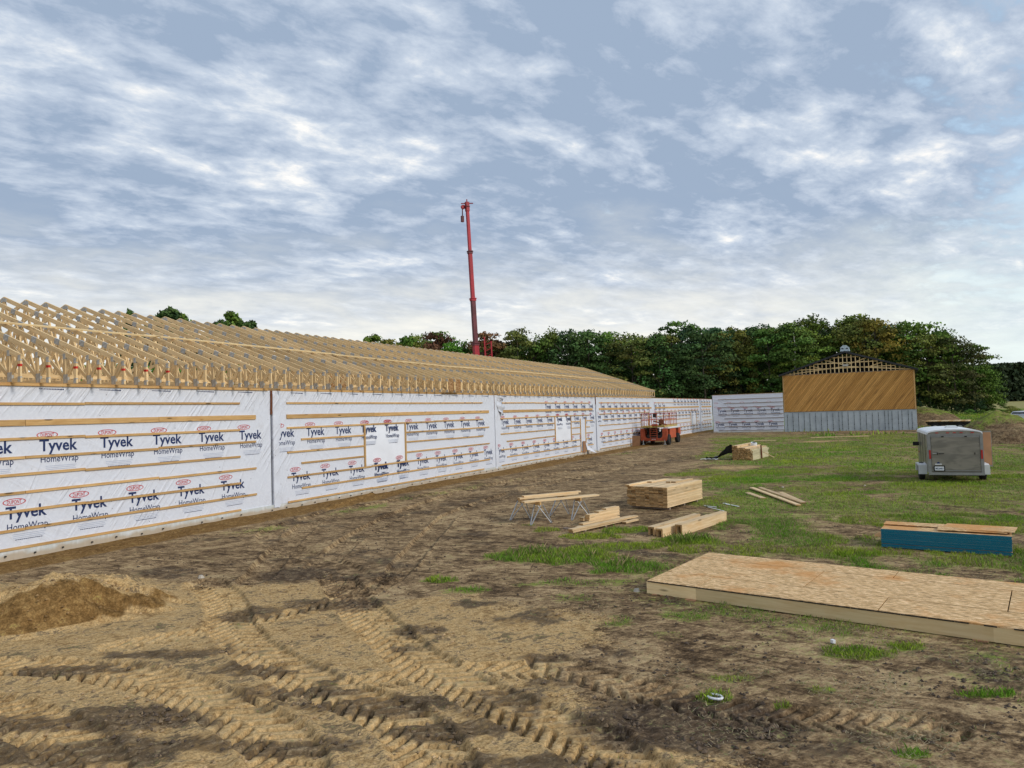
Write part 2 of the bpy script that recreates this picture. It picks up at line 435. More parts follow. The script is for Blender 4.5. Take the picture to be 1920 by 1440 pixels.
M['lamp_red'] = simple('red_lamp', (.42, .015, .012), .3, var=.05)
M['card'] = simple('brown_board', (.30, .16, .085), .8, var=.12)
M['cupola'] = simple('zinc_cupola', (.42, .50, .55), .45, .3, .12)
M['litter'] = simple('white_plastic', (.75, .76, .78), .5, var=.05)
M['stone'] = simple('pale_stone', (.45, .40, .33), .9)

def make_ground_mat():
    m, t = mat('bare_earth_and_grass')
    geo = t.n('ShaderNodeNewGeometry').outputs['Position']
    a = t.n('ShaderNodeAttribute', attribute_name='cover')
    sandm, grassm, moist = t.n('ShaderNodeSeparateXYZ', {0: a.outputs['Vector']}).outputs
    b = t.n('ShaderNodeAttribute', attribute_name='cover2')
    darkm, worn, farm = t.n('ShaderNodeSeparateXYZ', {0: b.outputs['Vector']}).outputs
    n0 = t.noise(geo, .35, 5, .6)
    n1 = t.noise(geo, 1.7, 8, .68)
    n2 = t.noise(geo, 9, 7, .72)
    n3 = t.noise(geo, 38, 5, .72)
    strk = t.noise(t.rs(geo, (0, 0, .45), (.8, 2.4, 1)), 2.4, 9, .75, .9)
    strk2 = t.noise(t.rs(geo, (0, 0, -.5), (.9, 2.8, 1)), 5.5, 7, .75, .6)
    def comb(*pairs):
        acc = None
        for src, k in pairs:
            v = t.math('MULTIPLY', t.math('SUBTRACT', src, .5), k)
            acc = v if acc is None else t.math('ADD', acc, v)
        return t.math('ADD', acc, .5)
    speck = t.smooth(n3, .36, .64, .70, 1.30)
    def sp(c):
        return t.n('ShaderNodeVectorMath', {0: c, 3: speck}, operation='SCALE').outputs[0]
    fs = comb((strk, 1.0), (n1, .8), (strk2, .7), (n2, .55), (n0, .5))
    soil = sp(t.ramp(fs, [(.26, (.050, .032, .018)), (.40, (.130, .084, .046)), (.53, (.280, .188, .100)), (.70, (.49, .35, .190))]))
    fd = comb((strk2, 1.2), (n2, .8), (n1, .9))
    sand = sp(t.ramp(fd, [(.22, (.21, .130, .060)), (.38, (.38, .245, .108)), (.54, (.53, .360, .170)), (.75, (.66, .470, .240))]))
    keep = t.math('MULTIPLY_ADD', worn, -.75, 1.0)
    churnd = t.math('MULTIPLY', t.smooth(comb((strk2, 1.1), (n2, .9), (n1, 1.2)), .54, .66), t.math('MULTIPLY', keep, .85))
    sand = t.mix(churnd, sand, sp(t.ramp(n2, [(.35, (.055, .038, .026)), (.65, (.19, .135, .085))])))
    brownc = sp(t.ramp(comb((n2, 1.2), (n1, .6)), [(.3, (.115, .065, .024)), (.5, (.21, .12, .043)), (.7, (.34, .21, .082))]))  # browner sand for the wall strip and the near face of the pile
    dk = sp(t.ramp(comb((n2, 1.2), (strk2, 1.0)), [(.3, (.034, .024, .018)), (.55, (.085, .060, .042)), (.75, (.30, .22, .13))]))
    gr = sp(t.ramp(comb((strk, 1.0), (n2, 1.0), (n1, .5)), [(.28, (.060, .074, .016)), (.46, (.125, .185, .024)), (.60, (.190, .260, .034)), (.8, (.33, .28, .12))]))
    def edge(mask, amt=.55, lo=.35, hi=.65, f3=.5):
        x = t.math('ADD', mask, t.math('MULTIPLY', t.math('SUBTRACT', n2, .5), amt))
        x = t.math('ADD', x, t.math('MULTIPLY', t.math('SUBTRACT', n1, .5), amt))
        x = t.math('ADD', x, t.math('MULTIPLY', t.math('SUBTRACT', n3, .5), amt * f3))
        return t.smooth(x, lo, hi)
    c = t.mix(edge(sandm, 1.3, .22, .78, .9), soil, sand)
    c = t.mix(t.math('MULTIPLY', edge(darkm, 2.4, .25, 1.0, .9), .85), c, dk)
    c = t.mix(edge(moist, .3), c, brownc)
    c = t.mix(t.math('MULTIPLY', edge(grassm, 1.7, .22, .85, .8), .85), c, gr)
    field = t.mix(t.smooth(n0, .4, .62), (.24, .24, .055), (.15, .21, .04))
    band = t.n('ShaderNodeSeparateXYZ', {0: geo}).outputs[1]
    field = t.mix(t.smooth(t.math('ADD', band, t.math('MULTIPLY', n0, 30)), 185, 215), field, (.30, .27, .11))
    c = t.mix(farm, c, field)
    h = t.math('ADD', t.math('MULTIPLY', n2, .9), t.math('MULTIPLY', n3, .45))
    h = t.math('ADD', h, t.math('MULTIPLY', strk, .8))
    h = t.math('ADD', h, t.math('MULTIPLY', strk2, 1.0))
    h = t.math('MULTIPLY', h, t.math('MULTIPLY_ADD', worn, -.8, 1.0))
    finish(t, c, .95, h, .5, .03, 0, .05)
    return m
M['ground'] = make_ground_mat()

def make_wrap_mat():
    m, t = mat('white_house_wrap')
    tcn = t.n('ShaderNodeTexCoord').outputs['Object']
    s = t.n('ShaderNodeSeparateXYZ', {0: tcn}).outputs
    r1 = t.rs(tcn, (0, math.radians(-38), 0), (8, 1, .7))
    r2 = t.rs(tcn, (0, math.radians(-24), 0), (9, 1, .5))
    r3 = t.rs(tcn, (0, math.radians(50), 0), (4, 1, .9))
    a = t.smooth(t.noise(r1, 1.3, 3, .5, .5), .45, .75)
    b = t.smooth(t.noise(r2, 1.0, 3, .5, .4), .5, .8)
    c = t.smooth(t.noise(r3, .8, 4, .55, .8), .5, .85)
    zone = t.noise(tcn, .55, 2, .5)
    top = t.smooth(s[2], 3.0, 3.45)
    h = t.math('MULTIPLY', a, t.math('MAXIMUM', top, t.smooth(zone, .5, .62, .15, .9)))
    h = t.math('ADD', h, t.math('MULTIPLY', b, t.smooth(zone, .5, .38, .15, .8)))
    h = t.math('ADD', h, t.math('MULTIPLY', c, .5))
    fine = t.noise(tcn, 14, 4, .6)
    col = t.mix(t.smooth(fine, .4, .7), (.665, .69, .765), (.705, .73, .80))
    dirt = t.noise(tcn, .9, 6, .7)
    col = t.mix(t.smooth(dirt, .60, .80, 0, .5), col, (.50, .46, .42))
    spk = t.n('ShaderNodeTexVoronoi', {'Vector': tcn, 'Scale': 5.5}).outputs[0]
    col = t.mix(t.math('MULTIPLY', t.smooth(spk, .10, .05), t.smooth(t.noise(tcn, 1.3, 2), .48, .6)), col, (.25, .24, .26))
    finish(t, col, .42, h, .62, .035, 0, .35)
    return m
M['wrap'] = make_wrap_mat()
M['wrap_new'] = simple('fresh_white_wrap', (.80, .82, .88), .4, var=.03, scale=2, bstr=.5)
def make_membrane():
    m, t = mat('pale_foundation_membrane')
    tcn = t.n('ShaderNodeTexCoord').outputs['Object']
    n = t.noise(t.n('ShaderNodeMapping', {'Vector': tcn, 'Scale': (6, 1, 1)}).outputs[0], 1.5, 4, .6)
    c = t.mix(t.smooth(n, .4, .7), (.56, .59, .58), (.68, .70, .70))
    s = t.n('ShaderNodeSeparateXYZ', {0: tcn}).outputs
    splash = t.smooth(t.math('ADD', s[2], t.math('MULTIPLY', t.noise(tcn, 3, 5), -.25)), .02, -.10)
    c = t.mix(t.math('MULTIPLY', splash, .7), c, (.42, .30, .17))
    finish(t, c, .6, n, .3, .02)
    return m
M['membrane'] = make_membrane()
def make_osb(name, base=(.60, .40, .215)):
    m, t = mat(name)
    tcn = t.n('ShaderNodeTexCoord').outputs['Object']
    rnd = t.n('ShaderNodeObjectInfo').outputs['Random']
    off = t.n('ShaderNodeCombineXYZ', {0: t.math('MULTIPLY', rnd, 31.0), 1: t.math('MULTIPLY', rnd, 17.0)}).outputs[0]
    v = t.vmath('ADD', tcn, off)
    v1 = t.n('ShaderNodeMapping', {'Vector': v, 'Rotation': (0, 0, .2), 'Scale': (17, 85, 40)}).outputs[0]
    v2 = t.n('ShaderNodeMapping', {'Vector': v, 'Rotation': (0, 0, -.6), 'Scale': (16, 70, 40)}).outputs[0]
    a = t.n('ShaderNodeTexVoronoi', {'Vector': v1, 'Scale': 1.0}).outputs['Color']
    b = t.n('ShaderNodeTexVoronoi', {'Vector': v2, 'Scale': 1.0}).outputs['Color']
    ga = t.n('ShaderNodeSeparateXYZ', {0: a}).outputs
    gb = t.n('ShaderNodeSeparateXYZ', {0: b}).outputs
    f = t.math('ADD', t.math('MULTIPLY', ga[0], .6), t.math('MULTIPLY', gb[1], .4))
    c = t.ramp(f, [(.18, tuple(x * .5 for x in base)), (.38, tuple(x * .8 for x in base)), (.58, base), (.78, tuple(min(1, x * y) for x, y in zip(base, (1.4, 1.55, 1.9))))])
    st = t.noise(t.n('ShaderNodeNewGeometry').outputs['Position'], .9, 4, .6)
    c = t.mix(t.smooth(st, .50, .66, 0, .75), c, (base[0] * .92, base[1] * .66, base[2] * .42))
    finish(t, c, .8, f, .3, .003, 0, .15)
    return m
M['osb'] = make_osb('flake_board', (.66, .42, .195))
M['osb_brown'] = make_osb('brown_flake_board', (.36, .20, .085))
M['blue'] = wood('blue_sealed_edge', (.012, .175, .255), (.008, .125, .195), 0, .7, .12)
def make_conc():
    m, t = mat('formed_concrete')
    tcn = t.n('ShaderNodeTexCoord').outputs['Object']
    n = t.noise(tcn, 1.4, 7, .65)
    n2 = t.noise(t.n('ShaderNodeMapping', {'Vector': tcn, 'Scale': (3, 3, .5)}).outputs[0], 1.2, 4, .6)
    c = t.mix(t.smooth(n, .35, .7), (.48, .53, .555), (.38, .42, .44))
    c = t.mix(t.smooth(n2, .5, .75, 0, .5), c, (.55, .59, .61))
    finish(t, c, .85, n, .3, .02)
    return m
M['concrete'] = make_conc()
def make_siding():
    m, t = mat('stained_diagonal_boards')
    tcn = t.n('ShaderNodeTexCoord').outputs['Object']
    a = t.n('ShaderNodeAttribute', attribute_name='tone').outputs['Fac']
    n = t.noise(t.rs(tcn, (0, math.radians(52), 0), (.5, 3, 6)), 1.6, 5, .6)
    c = t.mix(a, (.70, .37, .105), (.48, .235, .058))
    c = t.mix(t.smooth(n, .45, .75, 0, .75), c, (.20, .095, .03))
    finish(t, c, .7, n, .2, .01)
    return m
M['siding'] = make_siding()
def make_panel(name, c0, c1, rough=.38, met=.5):
    m, t = mat(name)
    tcn = t.n('ShaderNodeTexCoord').outputs['Object']
    n = t.noise(t.n('ShaderNodeMapping', {'Vector': tcn, 'Scale': (1.2, 1.2, 4)}).outputs[0], 1.4, 3, .5, .6)
    c = t.mix(t.smooth(n, .35, .68), c0, c1)
    finish(t, c, rough, n, .25, .02, met, .5)
    return m
M['pewter'] = make_panel('pewter_trailer_skin', (.26, .24, .205), (.17, .16, .14))
def make_leaf(name):
    m, t = mat(name)
    a = t.n('ShaderNodeAttribute', attribute_name='tone')
    oc = t.n('ShaderNodeObjectInfo')
    rnd = oc.outputs['Random']
    base = t.vmath('MULTIPLY', a.outputs['Color'], oc.outputs['Color'])
    k = t.math('MULTIPLY_ADD', rnd, .45, .78)
    c = t.n('ShaderNodeVectorMath', {0: base, 3: k}, operation='SCALE').outputs[0]
    finish(t, c, .75, spec=.12)
    return m
M['leaf'] = make_leaf('tree_leaves')
M['bark'] = simple('tree_bark', (.09, .075, .06), .9, var=.3, scale=6)
M['birch'] = simple('pale_birch_bark', (.5, .49, .46), .8, var=.2, scale=6)
def make_blade():
    m, t = mat('grass_blades')
    a = t.n('ShaderNodeAttribute', attribute_name='tone').outputs['Color']
    finish(t, a, .7, spec=.2)
    return m
M['blade'] = make_blade()

# ------------------------------------------------------------------ object helpers
def tag(o, label=None, cat=None, group=None, kind=None):
    if label: o['label'] = label
    if cat: o['category'] = cat
    if group: o['group'] = group
    if kind: o['kind'] = kind
    return o
def empty(name, loc=(0, 0, 0), rz=0.0, parent=None):
    o = bpy.data.objects.new(name, None); COL.objects.link(o)
    o.empty_display_size = .3
    o.location = loc; o.rotation_euler = (0, 0, rz)
    if parent is not None: o.parent = parent
    return o
def link(name, me, parent=None, loc=(0, 0, 0), rot=(0, 0, 0)):
    o = bpy.data.objects.new(name, me); COL.objects.link(o)
    o.location = loc; o.rotation_euler = rot
    if parent is not None: o.parent = parent
    return o
_cache = {}
def box_mesh(lx, ly, lz, mats, fm=None):
    key = (round(lx, 3), round(ly, 3), round(lz, 3), tuple(m.name for m in mats), fm)
    if key in _cache: return _cache[key]
    a, b, c = lx / 2, ly / 2, lz / 2
    v = [(-a, -b, -c), (a, -b, -c), (a, b, -c), (-a, b, -c), (-a, -b, c), (a, -b, c), (a, b, c), (-a, b, c)]
    f = [(0, 3, 2, 1), (4, 5, 6, 7), (0, 1, 5, 4), (1, 2, 6, 5), (2, 3, 7, 6), (3, 0, 4, 7)]  # bottom, top, -y, +x, +y, -x
    me = bpy.data.meshes.new('box'); me.from_pydata(v, [], f)
    for m in mats: me.materials.append(m)
    if fm:
        for p, i in zip(me.polygons, fm): p.material_index = i
    me.update(); _cache[key] = me
    return me
def box(name, parent, size, loc, m, rot=(0, 0, 0), fm=None):
    ms = m if isinstance(m, (list, tuple)) else [m]
    return link(name, box_mesh(*size, ms, fm), parent, loc, rot)
def board(name, parent, p0, p1, wdt, thk, m, up=(0, 0, 1), q=.02, fm=None):
    """a board from p0 to p1; wdt across, thk along 'up'"""
    p0, p1 = Vector(p0), Vector(p1)
    d = p1 - p0; L = round(d.length / q) * q
    x = d.normalized(); u = Vector(up)
    y = u.cross(x).normalized(); z = x.cross(y)
    ms = m if isinstance(m, (list, tuple)) else [m]
    o = bpy.data.objects.new(name, box_mesh(L, wdt, thk, ms, fm)); COL.objects.link(o)
    mm = Matrix((x, y, z)).transposed().to_4x4(); mm.translation = (p0 + p1) / 2
    if parent is not None: o.parent = parent
    o.matrix_basis = mm
    return o
class MB:
    def __init__(self): self.v, self.f, self.m = [], [], []
    def add(self, v, f, mi=0):
        k = len(self.v); self.v += [tuple(a) for a in v]; self.f += [tuple(i + k for i in q) for q in f]; self.m += [mi] * len(f)
    def box(self, c, s, mi=0, R=None):
        a, b, e = s[0] / 2, s[1] / 2, s[2] / 2
        v = [Vector(q) for q in ((-a, -b, -e), (a, -b, -e), (a, b, -e), (-a, b, -e), (-a, -b, e), (a, -b, e), (a, b, e), (-a, b, e))]
        if R is not None: v = [R @ q for q in v]
        v = [q + Vector(c) for q in v]
        self.add(v, [(0, 3, 2, 1), (4, 5, 6, 7), (0, 1, 5, 4), (1, 2, 6, 5), (2, 3, 7, 6), (3, 0, 4, 7)], mi)
    def beam(self, p0, p1, w_, h_, mi=0, up=(0, 0, 1)):
        p0, p1 = Vector(p0), Vector(p1); d = p1 - p0; x = d.normalized(); u = Vector(up)
        if abs(x.dot(u)) > .99: u = Vector((1, 0, 0))
        y = u.cross(x).normalized(); z = x.cross(y)
        self.box((p0 + p1) / 2, (d.length, w_, h_), mi, Matrix((x, y, z)).transposed())
    def cyl(self, p0, p1, r, n=8, mi=0, r1=None):
        p0, p1 = Vector(p0), Vector(p1); x = (p1 - p0).normalized()
        u = Vector((0, 0, 1)) if abs(x.z) < .9 else Vector((1, 0, 0))
        a = x.cross(u).normalized(); b = x.cross(a); r1 = r if r1 is None else r1
        v = [p0 + (a * math.cos(t) + b * math.sin(t)) * r for t in [2 * math.pi * i / n for i in range(n)]]
        v += [p1 + (a * math.cos(t) + b * math.sin(t)) * r1 for t in [2 * math.pi * i / n for i in range(n)]]
        f = [(i, (i + 1) % n, n + (i + 1) % n, n + i) for i in range(n)] + [tuple(range(n - 1, -1, -1)), tuple(range(n, 2 * n))]
        self.add(v, f, mi)
    def path(self, pts, r, n=6, mi=0):
        for a, b in zip(pts[:-1], pts[1:]): self.cyl(a, b, r, n, mi)
    def prism(self, prof, axis, lo, hi, mi=0):
        """prof: 2D points in the plane across axis ('x': (y,z), 'y': (x,z), 'z': (x,y))"""
        mk = {'x': lambda p, t: (t, p[0], p[1]), 'y': lambda p, t: (p[0], t, p[1]), 'z': lambda p, t: (p[0], p[1], t)}[axis]
        n = len(prof)
        v = [mk(p, lo) for p in prof] + [mk(p, hi) for p in prof]
        f = [(i, (i + 1) % n, n + (i + 1) % n, n + i) for i in range(n)] + [tuple(range(n - 1, -1, -1)), tuple(range(n, 2 * n))]
        self.add(v, f, mi)
    def build(self, name, mats, parent=None, loc=(0, 0, 0), rot=(0, 0, 0), smooth=False, fix=True):
        me = bpy.data.meshes.new(name); me.from_pydata(self.v, [], self.f)
        for m_ in (mats if isinstance(mats, (list, tuple)) else [mats]): me.materials.append(m_)
        me.polygons.foreach_set('material_index', self.m)
        me.polygons.foreach_set('use_smooth', [smooth] * len(self.f))
        me.update()
        if fix:
            import bmesh
            bm = bmesh.new(); bm.from_mesh(me); bmesh.ops.recalc_face_normals(bm, faces=bm.faces); bm.to_mesh(me); bm.free()
        return link(name, me, parent, loc, rot)
def wheel(parent, c, r, wd, axis='y', rimm=None, name='wheel'):
    b = MB(); c = Vector(c)
    ax = Vector((0, 1, 0)) if axis == 'y' else Vector((1, 0, 0))
    prof = [(r * .55, -wd * .42), (r * .8, -wd * .5), (r * .96, -wd * .42), (r, -wd * .2), (r, wd * .2), (r * .96, wd * .42), (r * .8, wd * .5), (r * .55, wd * .42)]
    n = 24
    vs = []; fs = []
    for i in range(n):
        t = 2 * math.pi * i / n
        for rr, yy in prof:
            rr2 = rr * (1.0 if rr < r * .9 or i % 2 else 1.025)
            vs.append((c[0] + rr2 * math.cos(t), c[1] + yy, c[2] + rr2 * math.sin(t)) if axis == 'y' else (c[0] + yy, c[1] + rr2 * math.cos(t), c[2] + rr2 * math.sin(t)))
    k = len(prof)
    for i in range(n):
        for j in range(k - 1):
            fs.append((i * k + j, ((i + 1) % n) * k + j, ((i + 1) % n) * k + j + 1, i * k + j + 1))
    b.add(vs, fs)
    o = b.build(name, M['tyre'], parent, smooth=True)
    b = MB()
    b.cyl(c - ax * wd * .32, c + ax * wd * .32, r * .56, 20)
    b.cyl(c - ax * wd * .40, c + ax * wd * .40, r * .2, 12)
    b.build('rim', rimm or M['white'], o)
    return o

# ================================================================== GROUND
def build_ground():
    ys = [-260, -120, -60, -30, -15, -8, -4, -1, 1, 2.2, 3.0]
    y = 3.4
    while y < 3500:
        ys.append(y)
        dy = max(.0175 if y > 5 else .05, y * y / 2023 * .65)
        dy = min(dy, .06 + y * .012)
        y += dy
    xs = list(np.arange(-7.6, 4.6, .0195))
    s = .0195; x = xs[-1]
    while x < 3200: s = min(s * 1.035, 200); x += s; xs.append(x)
    s = .0195; x = xs[0]; left = []
    while x > -3200: s = min(s * 1.04, 200); x -= s; left.append(x)
    xs = np.array(left[::-1] + xs); ys = np.array(ys)
    store = {}
    def zf(X_, Y_):
        sh = X_.shape; x, y = X_.ravel(), Y_.ravel()
        h = base_h(x, y)
        near = (np.abs(x) < 30) & (y < 90) & (y > 2)
        sand = np.zeros(x.shape); g = np.zeros(x.shape); st = np.zeros(x.shape); dk = np.zeros(x.shape)
        rest = (np.hypot(x, y) < 200)
        sand[rest], g[rest], st[rest], dk[rest] = covers(x[rest], y[rest])
        g[~rest] = .7
        worn = np.zeros(x.shape)
        xn, yn = x[near], y[near]
        dz, wn_ = tracks(xn, yn)
        worn[near] = wn_
        clod = fbm(xn * 2.1, yn * 2.1, 5, .62) * .022 + np.abs(fbm(xn * 6.5, yn * 6.5, 3, .6)) * .014
        fade = 1 - sstep(yn, 25, 60)
        clod = clod * (1 - .85 * wn_) * (.5 + .9 * dk[near] + .25 * sand[near])
        dkb = dk[near] * .022 * (vnoise(xn * 14, yn * 14) - .35)
        churn = np.zeros(xn.shape)
        zone = (yn < 9.5) & (xn < 2.2)
        ch = sstep(fbm(xn * .9 + 4, yn * 1.2, 3), -.1, .3)
        churn = np.where(zone, ch * .020 * (np.abs(fbm(xn * 4.2 + 9, yn * 5.5, 4, .6)) * 2 - .4), 0) * (1 - wn_)
        ph = pile_h(xn, yn)
        ph = ph * (1 + .30 * fbm(xn * 1.8, yn * 1.8, 4)) + sstep(ph, .04, .2) * .09 * fbm(xn * 4.5, yn * 4.5, 5, .7)
        h[near] += (dz * (1 - sstep(ph, .02, .1)) + (clod + dkb + churn) * (.35 + .65 * fade)) + ph
        # sand pushed up to the foot of the long wall
        s_ = x * DV[0] + y * DV[1]; n_ = x * NV[0] + y * NV[1]
        wnn = WALL_N - n_
        okk = rest & (s_ > 4) & (s_ < 88)
        ridge = np.zeros(x.shape)
        bx, by = s_[okk], wnn[okk]
        cle = .030 * np.sin(2 * math.pi * (bx / .55 + .25 * np.sin(by * 5))) * np.exp(-((by - 1.0) / .28) ** 2)
        ridge[okk] = -.03 * np.exp(-(np.clip(by, 0, 9) / .5) ** 2) + cle + .02 * fbm(bx * 1.5, by * 3, 3) * np.exp(-(by / 2) ** 2)
        h += ridge
        rw = np.hypot(x, y)
        farm = np.maximum(sstep(y, 88, 100), sstep(x, 40, 50) * sstep(y, 55, 70))
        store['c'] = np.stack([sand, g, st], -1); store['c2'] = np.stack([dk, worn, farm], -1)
        return h.reshape(sh)
    me, X_, Y_, Z_ = grid_mesh('ground', xs, ys, zf, [M['ground']])
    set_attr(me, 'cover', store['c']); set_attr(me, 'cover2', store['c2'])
    tag(link('ground', me), kind='structure')
build_ground()

# ================================================================== LONG BUILDING
RZ = math.pi / 2 - AL
bld = empty('unfinished_barn', (0, 0, 0), RZ)
tag(bld, 'long unfinished barn with white wrapped walls under rows of bare timber roof trusses', 'building')
WY = WALL_N

def text_mesh(body, size, offset=0.0, res=2):
    cu = bpy.data.curves.new('txt', 'FONT'); cu.body = body; cu.size = size; cu.offset = offset; cu.resolution_u = res
    cu.align_x = 'LEFT'
    o = bpy.data.objects.new('txt', cu); COL.objects.link(o)
    dg = bpy.context.evaluated_depsgraph_get()
    me = bpy.data.meshes.new_from_object(o.evaluated_get(dg))
    v = np.empty(len(me.vertices) * 3, np.float32); me.vertices.foreach_get('co', v); v = v.reshape(-1, 3).copy()
    f = [tuple(p.vertices) for p in me.polygons]
    bpy.data.objects.remove(o); bpy.data.meshes.remove(me); bpy.data.curves.remove(cu)
    return v, f
def fit(vf, x0, x1, z0, z1, zref=None):
    """scale letters into a box (x0..x1, z0..z1) of the wall plane; zref = (low, high) text heights that map onto z0..z1"""
    v, f = vf; v = v.copy()
    lo, hi = (v[:, 1].min(), v[:, 1].max()) if zref is None else zref
    X_ = x0 + (v[:, 0] - v[:, 0].min()) / (v[:, 0].max() - v[:, 0].min()) * (x1 - x0)
    Z_ = z0 + (v[:, 1] - lo) / (hi - lo) * (z1 - z0)
    return np.stack([X_, np.zeros(len(X_)), Z_], -1), f
T_bold = text_mesh('Tyvek', 1, .022)
T_hw = text_mesh('HomeWrap', 1, .006)
T_dp = text_mesh('DUPONT', 1, .012)
capT = (0.0, float(T_bold[0][:, 1].max()))
LOGO = []                                               # (verts, faces, material index)
LOGO.append((*fit(T_bold, 0, .88, 0, .27, capT), 0))
LOGO.append((*fit(T_hw, .03, .90, -.262, -.112, (0, float(T_hw[0][:, 1].max()))), 0))
LOGO.append((*fit(T_dp, .03, .33, .325, .415), 1))
def lens_ring(cx, cz, a, b, t):
    n = 20; v = []; f = []
    for i in range(n):
        u = 2 * math.pi * i / n; c, s = math.cos(u), math.sin(u)
        x = a * (abs(c) ** .9) * (1 if c > 0 else -1); z = b * s
        v += [(cx + x, 0, cz + z), (cx + x * (1 + t * .5), 0, cz + z * (1 + t * 1.2))]
    for i in range(n):
        j = (i + 1) % n
        f.append((2 * i, 2 * j, 2 * j + 1, 2 * i + 1))
    return np.array(v), f
LOGO.append((*lens_ring(.18, .37, .22, .062, .2), 1))
for k, (xa, xb, zz) in enumerate([(.14, .86, -.36), (.14, .82, -.40), (.16, .84, -.44)]):
    LOGO.append((np.array([(xa, 0, zz), (xb, 0, zz), (xb, 0, zz + .009), (xa, 0, zz + .009)]), [(0, 1, 2, 3)], 2))
for k in range(14):
    xa = .2 + k * .042
    LOGO.append((np.array([(xa, 0, -.485), (xa + .032, 0, -.485), (xa + .032, 0, -.468), (xa, 0, -.468)]), [(0, 1, 2, 3)], 0))
def print_mesh(name, places, mats=None, clip=None):
    V, F, MI = [], [], []; k = 0
    for (x0, z0, flag) in places:
        for li, (v, f, mi) in enumerate(LOGO):
            if flag == 'fine' and mi != 2 and li < 7: continue
            vv = v + np.array([x0, 0, z0])
            if clip:
                vv[:, 0] = np.clip(vv[:, 0], clip[0], clip[1])
            V.append(vv); F += [tuple(i + k for i in q) for q in f]; MI += [mi] * len(f); k += len(v)
    V = np.concatenate(V)
    me = bpy.data.meshes.new(name); me.from_pydata([tuple(p) for p in V], [], F)
    for m_ in (M['navy'], M['redp'], M['greyp']): me.materials.append(m_)
    me.polygons.foreach_set('material_index', MI); me.update()
    return me

LOGO_ME = print_mesh('printed_wording', [(0, 0, '')])
SECT = [(6.0, 16.73), (16.79, 31.74), (31.81, 46.58), (46.64, 61.15), (61.21, 80.35), (80.42, 87.0)]
OPEN = {1: [(21.36, 23.98, 1.04, 2.60)], 2: [(39.45, 42.0, 1.06, 2.60), (43.62, 44.55, .22, 2.36)], 3: [(57.3, 59.5, .92, 2.5)], 4: [(75.6, 78.3, 1.1, 2.45)], 5: []}
ROWS = {0: [(2.305, 9.67 - 2.88, 1.447, None), (.845, 8.97 - 1.45, 1.45, None)],
        1: [(2.305, 18.3 - 1.44, 1.442, None), (.845, 17.57, 1.442, None)],
        2: [(2.29, 32.5, 1.44, None), (.845, 31.95, 1.44, None), (3.06, 38.1, 1.44, None)],
        3: [(2.31, 46.75, 1.44, None), (.845, 47.5, 1.44, None), (3.02, 47.6, 1.44, None)],
        4: [(2.30, 61.6, 1.44, None), (.85, 62.1, 1.44, None), (3.02, 61.5, 1.44, 66.5), (3.43, 68.5, 1.44, None)],
        5: [(2.30, 80.6, 1.44, None), (.85, 80.9, 1.44, None), (3.4, 80.8, 1.44, None)]}
random.seed(4)
ZB = [3.41, 2.97, 2.60, 2.20, 1.80, 1.40, 1.00, .59, .18]
def cut(a, b, opens, z):
    segs = [(a, b)]
    for (o0, o1, z0, z1) in opens:
        if z0 + .02 < z < z1 - .02:
            segs = [q for s_ in segs for q in ((s_[0], min(s_[1], o0 - .04)), (max(s_[0], o1 + .04), s_[1])) if q[1] - q[0] > .25]
    return segs
